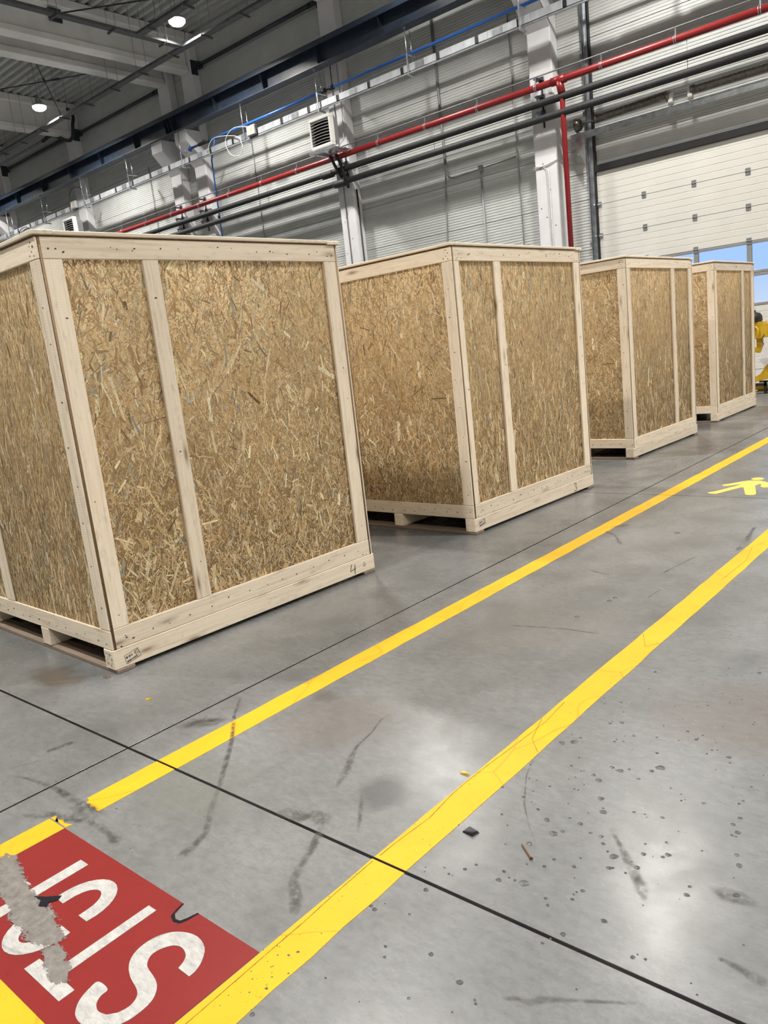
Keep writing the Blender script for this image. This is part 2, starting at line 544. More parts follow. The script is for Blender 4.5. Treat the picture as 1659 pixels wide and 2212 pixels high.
# board: mesh length along local X so that the grain follows the board
_bc = {}
def board(name, parent, x0, x1, y0, y1, z0, z1, mat=None, c=0.003):
    mat = mat or PINE
    d = [x1 - x0, y1 - y0, z1 - z0]
    order = sorted(range(3), key=lambda i: -d[i])
    L, Wd, T = d[order[0]], d[order[1]], d[order[2]]
    key = (round(L, 3), round(Wd, 3), round(T, 3), mat.name)
    if key not in _bc:
        _bc[key] = MB().cbox(-L / 2, L / 2, -Wd / 2, Wd / 2, -T / 2, T / 2, c).mesh(name, mat)
    o = bpy.data.objects.new(name, _bc[key])
    COL.objects.link(o)
    o.parent = parent
    ax = [Vector((0, 0, 0)) for _ in range(3)]
    for k in range(3):
        ax[k][order[k]] = 1.0
    if ax[0].cross(ax[1]).dot(ax[2]) < 0:
        ax[2] = -ax[2]
    M = Matrix(ax).transposed().to_4x4()
    M.translation = Vector(((x0 + x1) / 2, (y0 + y1) / 2, (z0 + z1) / 2))
    o.matrix_local = M
    return o

# ================================================================== THE SETTING
XL, XR, YF, YB = -46.0, 21.0, -10.0, 16.5
PITCH = 4.872
X0J, Y0J = -2.72, 1.392

floor = MB().box(XL, XR, YF, YB + 0.2, -0.30, -0.0008).build('floor', JOINT)
tag(floor, 'grey polished concrete floor of square slabs with dark joints, running under the crates', None, None, 'structure')
xs = [X0J + PITCH * k for k in range(-9, 6)]
xs = [XL] + [x for x in xs if XL < x < XR] + [XR]
ys = [Y0J + PITCH * k for k in range(-3, 4)]
ys = [YF] + [y for y in ys if YF < y < YB] + [YB + 0.2]
_sl = {}
G = 0.0052
for i in range(len(xs) - 1):
    for j in range(len(ys) - 1):
        a, b = xs[i + 1] - xs[i], ys[j + 1] - ys[j]
        if b < 0.05:
            continue
        key = (round(a, 3), round(b, 3))
        if key not in _sl:
            _sl[key] = MB().cbox(G, a - G, G, b - G, -0.0115, 0.0, 0.0012).mesh('slab', CONC)
        link('slab', _sl[key], floor, (xs[i], ys[j], 0))

# ---- back wall of ribbed sheet panels, one panel per bay and per metre of height
COLW = 0.55
YC = 16.2
COLS = [('B', -8.95), ('A', -14.80), ('Cr', -20.65), ('Cl', -21.90), ('F', -27.75), ('G', -33.55), ('H', -39.4), ('R', -3.10), ('R2', 2.75)]
PH = 1.03
wall = MB().box(XL, XR, YB + 0.035, YB + 0.2, 4.56, 11.9)
wall.box(XL, -7.64, YB + 0.035, YB + 0.2, -0.3, 4.66)
wall.box(-3.60, XR, YB + 0.035, YB + 0.2, -0.3, 4.66)
wall = wall.build('wall_back', WALLG)
tag(wall, 'far wall of white ribbed sheet panels behind the columns, pipes and crane beam', None, None, 'structure')

def wall_panel_mesh(w, h):
    """ribbed sheet: shallow trapezoid grooves along X"""
    mb = MB()
    prof = []
    nr = max(2, int(round(h / 0.0605)))
    p = h / nr
    dep = 0.006
    for k in range(nr):
        z = k * p
        prof += [(z + 0.004, 0), (z + p * 0.60, 0), (z + p * 0.70, dep), (z + p * 0.92, dep)]
    prof = [(0.004, 0.03)] + prof + [(h - 0.004, 0), (h - 0.004, 0.03)]
    vs = []; fs = []
    for z, y in prof:
        vs += [(0.004, y, z), (w - 0.004, y, z)]
    for k in range(len(prof) - 1):
        a = 2 * k
        fs.append((a, a + 1, a + 3, a + 2))
    mb.add(vs, fs)
    return mb.mesh('panel', WALLM)

bays = sorted([c[1] for c in COLS])
edges = [XL] + [x + COLW / 2 for x in bays] + [XR]
_pm = {}
nz = 11
for i in range(len(edges) - 1):
    xa, xb = edges[i], edges[i + 1]
    segs = [(xa, xb)]
    for k in range(nz + 1):
        z0 = k * PH; z1 = min((k + 1) * PH, 11.8)
        if z1 - z0 < 0.1:
            continue
        parts_ = [(xa, xb, z0, z1)]
        if xa < -7.64 < xb or xa < -3.6 < xb:
            out = []
            for (a, b, c, d) in parts_:
                if c < 4.66:
                    top = min(d, 4.66)
                    if a < -7.70:
                        out.append((a, -7.70, c, top))
                    if b > -3.54:
                        out.append((-3.54, b, c, top))
                    if a >= -8.7 and b <= -2.8 and a > -7.70:
                        pass
                    if d > 4.66:
                        out.append((a, b, 4.66, d))
                else:
                    out.append((a, b, c, d))
            parts_ = out
        for (a, b, c, d) in parts_:
            if b - a < 0.05 or d - c < 0.05:
                continue
            key = (round(b - a, 3), round(d - c, 3))
            if key not in _pm:
                _pm[key] = wall_panel_mesh(b - a, d - c)
            link('panel', _pm[key], wall, (a, YB, c))

for nm, bx in (('wall_left', (XL - 0.2, XL, YF, YB + 0.2, -0.3, 11.9)), ('wall_right', (XR, XR + 0.2, YF, YB + 0.2, -0.3, 11.9)),
               ('wall_front', (XL - 0.2, XR + 0.2, YF - 0.2, YF, -0.3, 11.9))):
    tag(MB().box(*bx).build(nm, WALLM), 'plain pale hall wall beyond the edge of the photograph, ' + nm.split('_')[1] + ' side', None, None, 'structure')

# ---- ceiling: trapezoid roof sheets with ribs along X
ceil = empty('ceiling', (0, 0, 11.3))
tag(ceil, 'ribbed grey metal roof deck resting on the concrete girders', None, None, 'structure')
def deck_mesh(w, l):
    mb = MB(); vs = []; fs = []
    p = 0.28
    n = int(round(l / p)); p = l / n
    prof = []
    for k in range(n):
        y = k * p
        prof += [(y, 0), (y + p * 0.42, 0), (y + p * 0.56, 0.14), (y + p * 0.86, 0.14)]
    prof.append((l, 0))
    for y, z in prof:
        vs += [(0, y, z), (w, y, z)]
    for k in range(len(prof) - 1):
        a = 2 * k
        fs.append((a, a + 1, a + 3, a + 2))
    return mb.add(vs, fs).mesh('roof_sheet', DECKM)
dx = (XR - XL) / 9
dy = (YB + 0.3 - YF) / 3
dm = deck_mesh(dx, dy)
for i in range(9):
    for j in range(3):
        link('roof_sheet', dm, ceil, (XL + dx * i, YF + dy * j, 0))
MB().box(XL, XR, YF, YB + 0.3, 0.16, 0.3).build('roof_insulation', WALLG, ceil)

# ---- columns
col_words = {
    'B': 'white concrete column left of the roller door, red pipe running down beside it',
    'A': 'white concrete column carrying the louvred air heater with cables down its face',
    'Cr': 'white column with corbel, right one of the close pair behind the near crate',
    'Cl': 'white column with corbel, left one of the close pair behind the near crate',
    'F': 'white column above the left end of the near crate, second heater on it',
    'G': 'white column at the left edge of the photograph, cable loop in front of it',
    'H': 'white concrete column furthest left along the wall, outside the frame',
    'R': 'white concrete column right of the roller door, outside the frame',
    'R2': 'white concrete column furthest right along the wall, outside the frame'}
def corbel(parent, x):
    mb = MB()
    prof = [(0.0, 8.53), (-0.56, 8.53), (-0.56, 8.22), (0.0, 7.60)]
    vs = [(0.0, y, z) for y, z in prof] + [(COLW, y, z) for y, z in prof]
    mb.add(vs, [(3, 2, 1, 0), (4, 5, 6, 7), (0, 1, 5, 4), (1, 2, 6, 5), (2, 3, 7, 6), (3, 0, 4, 7)])
    return mb.build('corbel', PLASTER, parent)
for key, x in COLS:
    c = empty('concrete_column', (x, YC, 0))
    tag(c, col_words[key], 'column')
    MB().cbox(0, COLW, 0, YB - YC, 0, 11.28, 0.025).build('shaft', PLASTER, c)
    if key in ('B', 'Cr', 'Cl', 'G', 'R2'):
        corbel(c, x)
    if key in ('A', 'B'):
        hb = MB()
        for (u, z) in ((0.10, 4.1), (0.22, 3.9), (0.34, 4.45), (0.20, 5.0), (0.42, 3.7), (0.14, 4.9)):
            hb.tube([(u, -0.004, z), (u, 0.002, z)], 0.012, 6)
        hb = hb.build('bolt_holes', INK, c); hb['kind'] = 'stuff'
    if key == 'B':
        MB().tube([(0.30, -0.012, 0.1), (0.295, -0.012, 3.2), (0.28, -0.012, 4.85), (0.20, -0.014, 4.95), (-0.01, -0.014, 4.97)], 0.010, 6).build('surface_cable', CABLEW, c)
        MB().tube([(0.33, -0.012, 4.85), (0.34, -0.012, 0.1)], 0.008, 6).build('surface_cable', CABLEW, c)
        MB().tube([(-0.02, -0.014, 4.93), (0.3, -0.02, 4.96), (0.56, -0.014, 5.02), (0.565, 0.2, 4.98), (1.0, 0.26, 4.85)], 0.010, 6).build('surface_cable', CABLEW, c)
    if key == 'A':
        MB().tube([(0.24, -0.014, 0.1), (0.235, -0.014, 7.5), (0.24, -0.014, 9.2)], 0.012, 6).build('surface_cable', GALVD, c)
        MB().tube([(0.565, 0.12, 0.1), (0.565, 0.12, 5.65)], 0.022, 6).build('black_cable', RUBBER, c)
        MB().tube([(0.47, -0.014, 9.2), (0.47, -0.014, 7.55), (0.50, -0.05, 7.2), (0.52, -0.12, 6.85), (0.40, -0.22, 6.7), (0.30, -0.25, 6.75)], 0.012, 6).build('surface_cable', CABLEW, c)

# ---- roof girders (concrete, running towards the camera)
gird_words = {'Cr': 'deep white concrete roof girder, right one of the close pair at the upper left',
              'Cl': 'deep white concrete roof girder, left one of the close pair at the upper left',
              'F': 'white concrete roof girder behind the second lamp at the left edge'}
for key, x in COLS:
    g = empty('roof_girder', (x + COLW / 2, 0, 0))
    tag(g, gird_words.get(key, 'white concrete roof girder above the %s, out of the frame' % {'B': 'door column', 'A': 'heater column', 'G': 'leftmost visible column', 'H': 'far left column', 'R': 'column right of the door', 'R2': 'far right column'}.get(key)), 'girder')
    Lg0, Lg1 = YF + 0.02, YC - 0.02
    MB().cbox(-0.19, 0.19, Lg0, Lg1, 10.20, 10.38, 0.02).build('bottom_flange', GIRDERM, g)
    MB().box(-0.11, 0.11, Lg0, Lg1, 10.37, 11.08).build('web', GIRDERM, g)
    MB().cbox(-0.24, 0.24, Lg0, Lg1, 11.06, 11.29, 0.02).build('top_flange', GIRDERM, g)

# ================================================================== CRANE BEAM
beam = empty('crane_runway_beam', (0, 15.65, 8.53))
tag(beam, 'long navy blue steel crane runway beam lying on the column corbels', 'beam')
bx0, bx1 = XL + 0.3, XR - 0.3
MB().box(bx0, bx1, -0.12, 0.18, 0.0, 0.025).build('bottom_flange', NAVY, beam)
MB().box(bx0, bx1, 0.02, 0.035, 0.025, 0.50).build('web', NAVY, beam)
MB().box(bx0, bx1, -0.21, 0.21, 0.50, 0.52).box(bx0, bx1, -0.21, -0.198, 0.395, 0.50).build('top_flange', NAVY, beam)
MB().box(bx0, bx1, -0.03, 0.03, 0.52, 0.57).build('crane_rail', DARKST, beam)
x = -45.2
st = MB()
v = [(0, 0.02, 0.03), (0, 0.02, 0.50), (0, -0.197, 0.50), (0, -0.10, 0.03)]
st.add(v + [(0.012, b, c) for a, b, c in v], [(0, 1, 2, 3), (7, 6, 5, 4), (0, 4, 5, 1), (1, 5, 6, 2), (2, 6, 7, 3), (3, 7, 4, 0)])
st_me = st.mesh('stiffener', NAVY)
k = -12.32 - 2.06 * 16
while k < 8.5:
    if k > bx0:
        link('stiffener', st_me, beam, (k, 0, 0))
    k += 2.06
for jx in (-20.9, -20.75, -20.6):
    link('stiffener', st_me, beam, (jx, 0, 0))

# ================================================================== HANGING TRUNKING, BLUE PIPE
tray = empty('cable_trunking', (0, 15.70, 7.56))
tag(tray, 'bright galvanised cable trunking hung on rods below the crane beam', 'trunking')
TX0, TX1 = -45.0, 12.0
sec = 1.03
k = -9.80 - sec * 34
tsec = MB().cbox(0.02, sec - 0.075, -0.045, 0.045, 0.05, 0.205, 0.004).mesh('trunking_section', SILVER)
tlid = MB().box(0.35, 0.62, -0.050, -0.045, 0.055, 0.200).mesh('cover_plate', GALV)
tslot = MB().box(sec - 0.075, sec + 0.02, -0.030, 0.030, 0.065, 0.190).mesh('rubber_joint', RUBBER)
tring = MB().box(0.245, 0.255, -0.048, 0.048, 0.048, 0.208).mesh('seam_rib', GALV)
n_ = 0
while k < TX1:
    if k > TX0:
        s_ = link('trunking_section', tsec, tray, (k, 0, 0))
        if n_ % 2 == 0:
            link('cover_plate', tlid, s_)
        link('seam_rib', tring, s_)
        link('rubber_joint', tslot, tray, (k, 0, 0))
    k += sec; n_ += 1
MB().box(TX0, TX1, -0.055, -0.047, 0.0, 0.045).box(TX0, TX1, -0.055, 0.055, 0.035, 0.045).build('bearer_rail', GALVD, tray)
rod = MB().tube([(0, -0.085, -0.02), (0, -0.085, 1.0)], 0.011, 6).tube([(0, 0.10, -0.02), (0, 0.10, 0.93)], 0.008, 6).mesh('hanger_rod', GALV)
brk = MB().box(-0.02, 0.02, -0.10, 0.15, -0.045, -0.003).box(-0.02, 0.02, -0.095, -0.075, -0.045, 0.41).box(-0.02, 0.02, -0.10, 0.25, 0.395, 0.415).mesh('hanger_bracket', GALV)
clampm = MB().cbox(-0.02, 0.02, -0.11, -0.06, 0.93, 1.02, 0.004).mesh('beam_clamp', GALV)
k = -8.75 - 2.92 * 12
while k < TX1:
    if k > TX0:
        link('hanger_rod', rod, tray, (k, 0, 0))
        link('hanger_bracket', brk, tray, (k, 0, 0))
        link('beam_clamp', clampm, tray, (k, 0, 0))
    k += 2.92
for jx, up in ((-17.15, 0), (-26.9, 0)):
    MB().cbox(jx - 0.17, jx + 0.17, -0.16, -0.06, 0.04, 0.30, 0.02).build('tap_off_box', GREYPL, tray)
    MB().box(jx - 0.10, jx - 0.05, -0.163, -0.159, 0.12, 0.22).build('white_sticker', PAPER, tray)
    MB().box(jx + 0.02, jx + 0.07, -0.163, -0.159, 0.12, 0.24).build('yellow_sticker', MACHY, tray)
def cable(name, pts, r, mat, parent):
    # smooth a short polyline by Catmull-Rom
    P = [Vector(p) for p in pts]
    P = [P[0] * 2 - P[1]] + P + [P[-1] * 2 - P[-2]]
    out = []
    for i in range(1, len(P) - 2):
        for s in range(6):
            t = s / 6
            out.append(0.5 * ((2 * P[i]) + (-P[i - 1] + P[i + 1]) * t + (2 * P[i - 1] - 5 * P[i] + 4 * P[i + 1] - P[i + 2]) * t * t + (-P[i - 1] + 3 * P[i] - 3 * P[i + 1] + P[i + 2]) * t ** 3))
    out.append(P[-2])
    return MB().tube(out, r, 6).build(name, mat, parent)
cable('loose_cable', [(-17.2, -0.1, 0.28), (-17.9, -0.1, 0.42), (-18.3, -0.1, 0.2), (-18.15, -0.12, -0.2), (-17.75, -0.12, -0.32), (-17.6, -0.12, -0.1), (-17.85, -0.1, 0.2), (-18.8, -0.1, 0.38), (-19.2, -0.1, 0.1)], 0.010, CABLEW, tray)
cable('loose_cable', [(-27.05, -0.1, 0.28), (-27.1, -0.1, 0.55), (-26.8, -0.1, 0.72), (-26.3, -0.1, 0.62), (-26.1, -0.1, 0.35)], 0.014, RUBBER, tray)
cable('loose_cable', [(-31.4, -0.1, -0.15), (-31.2, -0.1, 0.08), (-30.7, -0.1, 0.12), (-30.3, -0.1, -0.05), (-30.5, -0.1, -0.3)], 0.014, RUBBER, tray)

bp = empty('blue_air_pipe', (0, 15.80, 8.02))
tag(bp, 'blue compressed air pipe running above the silver trunking', 'pipe')
MB().tube([(-20.15, 0, 0), (-14.55, 0, 0)], 0.035, 10).tube([(-14.2, 0, 0), (8, 0, 0)], 0.035, 10).build('pipe_run', BLUE, bp)
MB().tube([(-14.58, 0, 0), (-14.45, 0, 0)], 0.055, 10).tube([(-14.45, 0, 0), (-14.3, 0, 0)], 0.03, 8).tube([(-14.32, 0, 0), (-14.17, 0, 0)], 0.055, 10).build('black_coupling', RUBBER, bp)
MB().tube([(-19.75, 0, 0), (-19.25, 0, 0)], 0.05, 10).tube([(-19.55, 0, 0), (-19.5, 0, 0.1)], 0.02, 8).build('black_valve', RUBBER, bp)
MB().tube([(-20.22, 0, -0.05), (-20.12, 0, 0.05)], 0.055, 8).build('end_cap', BLUE, bp)
MB().tube([(-19.0, 0.0, -0.03), (-19.25, 0.05, -0.35), (-19.42, 0.12, -0.5), (-19.45, 0.12, -3.9)], 0.022, 8).build('drop_pipe', BLUE, bp)
MB().tube([(-19.45, 0.12, -2.02), (-19.45, 0.12, -2.12)], 0.04, 8).build('joint_sleeve', RUBBER, bp)

# ================================================================== RED AND BLACK PIPES
YP = 15.95
PX0, PX1 = -45.5, 8.5
red = empty('red_sprinkler_pipe', (0, YP, 6.45))
tag(red, 'red sprinkler pipe running the length of the wall with a drop by the door', 'pipe')
MB().tube([(PX0, 0, 0), (PX1, 0, 0)], 0.068, 12).build('pipe_run', REDPIPE, red)
MB().tube([(-8.16, 0, 0), (-8.10, 0, -0.10), (-8.08, 0.0, -0.22), (-8.08, 0.0, -6.44)], 0.055, 12).build('drop_pipe', REDPIPE, red)
MB().tube([(-8.30, 0, 0), (-7.98, 0, 0)], 0.085, 12).tube([(-8.13, 0, 0), (-8.08, 0, -0.26)], 0.078, 12).build('tee_fitting', REDPIPE, red)
clip = MB()
for a in (-0.025, 0.012):
    clip.tube([(a, 0, 0), (a + 0.013, 0, 0)], 0.082, 12)
clip.box(-0.012, 0.012, -0.01, 0.01, 0.08, 0.20)
clip_me = clip.mesh('pipe_clip', GALV)
k = -8.66 - 1.46 * 24
while k < PX1:
    if k > PX0:
        link('pipe_clip', clip_me, red, (k, 0, 0))
    k += 1.46
cond = MB().tube([(PX0, YP, 6.655), (PX1, YP, 6.655)], 0.015, 8).build('steel_conduit', GALVD)
tag(cond, 'thin grey steel conduit running just above the red pipe', 'conduit')
for z, lab in ((6.125, 'upper black insulated heating pipe below the red pipe'), (5.825, 'lower black insulated heating pipe of the pair on the wall')):
    b = empty('black_heating_pipe', (0, YP, z))
    tag(b, lab, 'pipe')
    MB().tube([(PX0, 0, 0), (PX1, 0, 0)], 0.072, 12).build('pipe_run', BLACK, b)
    lug = MB().tube([(-0.22, 0, 0), (-0.16, 0, -0.02), (0.16, 0, -0.02), (0.22, 0, 0)], [0.075, 0.09, 0.09, 0.075], 12).mesh('insulated_sleeve', BLACK)
    for kx in (-14.55, -27.5):
        link('insulated_sleeve', lug, b, (kx + (0.1 if z < 6 else -0.3), 0, 0))
tie = MB().tube([(0, 0, 5.88), (0, 0, 6.40)], 0.006, 5).mesh('tie_wire', GALVD)
tw = empty('pipe_tie_wires', (0, YP, 0))
tw.name = 'pipe_hanger'
tag(tw, 'row of thin wire ties linking red and black pipes', 'hanger')
k = -8.66 - 1.46 * 24 + 0.2
n_ = 0
while k < PX1:
    if k > PX0 and n_ % 2 == 0:
        link('tie_wire', tie, tw, (k, 0, 0))
    k += 1.46; n_ += 1
# black brackets that hold the three pipes on each column
bw = {'B': 'on the column beside the door', 'A': 'below the air heater', 'Cr': 'on the right column of the close pair', 'Cl': 'on the left column of the close pair',
      'F': 'on the column above the near crate', 'G': 'on the leftmost visible column', 'H': 'on the far left column', 'R': 'on the column right of the door', 'R2': 'on the far right column'}
bm_ = MB()
for z in (6.64, 6.30, 5.99):
    bm_.box(-0.06, 0.06, 0.0, 0.25, z - 0.03, z - 0.005).box(-0.045, 0.045, 0.225, 0.249, z - 0.10, z + 0.06).box(-0.02, 0.02, 0.0, 0.02, z - 0.09, z)
bm_.box(-0.02, 0.02, 0.232, 0.249, 5.70, 6.70)
bm_me = bm_.mesh('pipe_bracket', DARKST)
for key, x in COLS:
    o = link('pipe_bracket', bm_me, None, (x + (0.30 if key != 'A' else 0.42), YP, 0))
    tag(o, 'black steel bracket holding the pipes ' + bw[key], 'bracket')

# ---- thin conduits on the wall right of the heater column
cw = empty('wall_conduit', (0, 16.47, 0))
tag(cw, 'grey wall conduit with an elbow, between heater column and door column', 'conduit')
MB().tube([(-11.56, 0, 9.4), (-11.52, 0, 7.5), (-11.50, 0, 5.5), (-11.62, 0, 3.8), (-11.60, 0, 0.0)], 0.016, 6).build('conduit_run', WCOND, cw)
MB().tube([(-11.50, 0, 9.0), (-11.47, 0, 5.55), (-11.44, 0, 5.38), (-11.34, 0, 5.30), (-11.2, 0, 5.29), (-9.55, 0, 5.36)], 0.018, 6).build('conduit_run', WCOND, cw)
MB().tube([(-10.50, 0, 5.33), (-10.51, 0, 0.0)], 0.018, 6).build('conduit_run', WCOND, cw)
MB().cbox(-10.55, -10.44, -0.045, 0.02, 5.27, 5.40, 0.008).build('junction_box', GREYPL, cw)
c3 = MB().tube([(-9.52, 16.47, 8.3), (-9.50, 16.47, 5.5), (-9.50, 16.47, 0.0)], 0.014, 6).build('wall_conduit', WCOND)
tag(c3, 'straight grey vertical conduit on the wall just left of the door column', 'conduit')
c4 = MB().tube([(-18.2, 16.47, 8.3), (-18.18, 16.47, 5.5), (-18.2, 16.47, 0.0)], 0.014, 6).build('wall_conduit', WCOND)
tag(c4, 'grey vertical conduit on the wall between the close column pair and the heater column', 'conduit')
c5 = MB().tube([(-23.4, 16.47, 8.3), (-23.38, 16.47, 5.5), (-23.4, 16.47, 0.0)], 0.014, 6).build('wall_conduit', WCOND)
tag(c5, 'grey vertical conduit on the wall left of the close column pair', 'conduit')

# ================================================================== ROOF TRAYS, BRACING
def ladder_tray(name, label, p0, p1, hang):
    p0 = Vector(p0); p1 = Vector(p1)
    d = (p1 - p0); L = d.length; rz = math.atan2(d.y, d.x)
    t = empty(name, p0, rz)
    tag(t, label, 'cable tray')
    MB().box(0, L, -0.10, -0.095, 0, 0.06).box(0, L, 0.095, 0.10, 0, 0.06).box(0, L, -0.10, 0.10, 0, 0.004).build('tray_channel', TRAYM, t)
    br = MB().box(-0.02, 0.02, -0.19, 0.19, -0.045, -0.004).mesh('cross_bracket', TRAYM)
    rd = MB().tube([(0, -0.17, -0.02), (0, -0.17, 1.62)], 0.006, 5).mesh('hanger_rod', GALVD)
    rd2 = MB().tube([(0, 0.17, -0.02), (0, 0.17, 1.62)], 0.006, 5).mesh('hanger_rod', GALVD)
    k = 0.5
    while k < L:
        link('cross_bracket', br, t, (k, 0, 0)); link('hanger_rod', rd, t, (k, 0, 0)); link('hanger_rod', rd2, t, (k, 0, 0))
        k += hang
    return t
ladder_tray('roof_cable_tray', 'perforated roof cable tray running parallel to the wall, nearer the wall', (XL + 1, 14.15, 9.68), (7, 14.15, 9.68), 1.46)
ladder_tray('roof_cable_tray', 'perforated roof cable tray running along under the right girder towards the viewer', (-17.75, 14.05, 9.70), (-17.75, -6, 9.70), 1.46)
ladder_tray('roof_cable_tray', 'second roof cable tray parallel to the wall, passing beside the brighter lamp', (-17.65, 12.81, 9.70), (7, 12.81, 9.70), 1.46)

def strut(xa, xb, z, y, label):
    s = empty('bracing_strut', (xa, y, z))
    tag(s, label, 'strut')
    L = xb - xa
    MB().tube([(0.35, 0, 0), (L - 0.35, 0, 0)], 0.055, 10).build('tube', DARKST, s)
    for a, b in ((0.0, 0.015), (L - 0.015, L)):
        MB().box(a, b, -0.12, 0.12, -0.20, 0.20).build('end_plate', DARKST, s)
    MB().box(0.0, 0.42, -0.006, 0.006, -0.07, 0.07).box(0.16, 0.175, -0.09, 0.09, -0.09, 0.09).box(0.28, 0.295, -0.09, 0.09, -0.09, 0.09).box(L - 0.42, L, -0.006, 0.006, -0.07, 0.07).build('gusset', DARKST, s)
strut(-20.65 + COLW, -14.80, 10.32, 16.32, 'dark tubular strut between heater column and close column pair, near the roof')
strut(-27.75 + COLW, -21.90, 10.22, 16.32, 'dark tubular strut left of the close column pair, near the roof')
strut(-33.55 + COLW, -27.75, 10.30, 16.32, 'dark tubular strut at the left edge, near the roof')

def rodth(label, a, b, r=0.016, plate_=False):
    o = empty('bracing_rod', a)
    tag(o, label, 'rod')
    d = Vector(b) - Vector(a)
    MB().tube([(0, 0, 0), d], r, 6).build('rod', DARKST, o)
    MB().tube([d * 0.48, d * 0.52], r * 2.2, 6).build('turnbuckle', DARKST, o)
    if plate_:
        MB().box(-0.02, 0.02, -0.10, 0.25, -0.16, 0.16).build('gusset_plate', DARKST, o)
rodth('thin dark roof bracing rod crossing left of the girder pair, long shallow one', (-27.2, 12.55, 10.93), (-21.75, 16.1, 10.93))
rodth('thin dark roof bracing rod running down towards the second lamp', (-21.8, 12.0, 10.85), (-27.3, 15.95, 10.85))
rodth('heavier dark bracing rod from the black plate on the right girder', (-20.2, 12.05, 10.85), (-15.0, 15.95, 10.85), 0.020, True)

hose = empty('black_roof_hose', (-26.9, 15.9, 9.9))
tag(hose, 'thick black hose looping down from the roof onto the left column', 'hose')
cable('hose', [(-0.1, 0.15, 1.1), (0.25, 0.1, 0.75), (0.30, 0.0, 0.45), (0.22, 0.0, 0.15), (-0.05, 0, 0.03), (-0.5, 0, 0.18), (-1.0, 0, 0.42), (-1.4, 0, 0.50), (-1.9, 0, 0.46)], 0.062, RUBBER, hose)
MB().tube([(-1.9, 0, 0.46), (-12, 0, 0.50)], 0.045, 8).build('steel_conduit', GALVD, hose)

# ================================================================== AIR HEATERS
def make_heater(loc, label):
    h = empty('air_heater', loc)
    tag(h, label, 'heater', None)
    w, hh, dp = 0.72, 0.72, 0.42
    # frame in front, tapering housing behind
    fr = MB()
    fr.cbox(0, w, 0, 0.16, 0, 0.075, 0.012).cbox(0, w, 0, 0.16, hh - 0.075, hh, 0.012)
    fr.cbox(0, 0.05, 0.002, 0.158, 0.07, hh - 0.07, 0.008).cbox(w - 0.05, w, 0.002, 0.158, 0.07, hh - 0.07, 0.008)
    fr.build('front_frame', HEATW, h)
    MB().box(0.04, w - 0.04, 0.13, 0.15, 0.06, hh - 0.06).build('dark_core', RUBBER, h)
    MB().add([(0, 0.16, 0), (w, 0.16, 0), (w, 0.16, hh), (0, 0.16, hh), (0.12, dp, 0.12), (w - 0.12, dp, 0.12), (w - 0.12, dp, hh - 0.12), (0.12, dp, hh - 0.12)],
             [(0, 1, 5, 4), (1, 2, 6, 5), (2, 3, 7, 6), (3, 0, 4, 7), (4, 5, 6, 7)]).build('rear_housing', GREYPL, h)
    lv = MB()
    n = 6
    vs = []
    for i in range(n + 1):
        t = i / n
        xx = 0.045 + (w - 0.09) * t
        bow = 0.018 * math.sin(math.pi * t)
        vs += [(xx, 0.0, -0.010 + bow), (xx, 0.07, 0.018 + bow), (xx, 0.07, 0.030 + bow), (xx, 0.0, 0.004 + bow)]
    fs = []
    for i in range(n):
        for q in range(4):
            fs.append((i * 4 + q, i * 4 + (q + 1) % 4, i * 4 + 4 + (q + 1) % 4, i * 4 + 4 + q))
    lv.add(vs, fs)
    lme = lv.mesh('louvre', LOUV)
    for i in range(8):
        link('louvre', lme, h, (0, 0.012, 0.115 + i * 0.069))
    s = MB().cbox(-0.06, w + 0.05, -0.04, 0.04, -0.10, -0.02, 0.004).box(-0.06, w + 0.05, -0.02, 0.62, -0.055, -0.045)
    s.box(0.05, 0.10, 0.0, 0.93, -0.11, -0.06).box(w - 0.10, w - 0.05, 0.0, 0.93, -0.11, -0.06)
    s.build('shelf_bracket', GALV, h)
    for xx in (0.20, 0.40):
        MB().tube([(xx, 0.45, -0.10), (xx + 0.03, 0.56, -0.35), (xx + 0.10, 0.68, -0.62 - (0.3 if xx > 0.3 else 0))], 0.038, 8).build('feed_pipe', BLACK, h)
    return h
h0 = make_heater((-14.66, 15.25, 6.56), 'white louvred air heater on a galvanised shelf in front of the middle column')
h1 = copy_tree(h0)
h1.location = (-27.30, 15.25, 6.56)
tag(h1, 'louvred air heater peeking over the left end of the near crate')

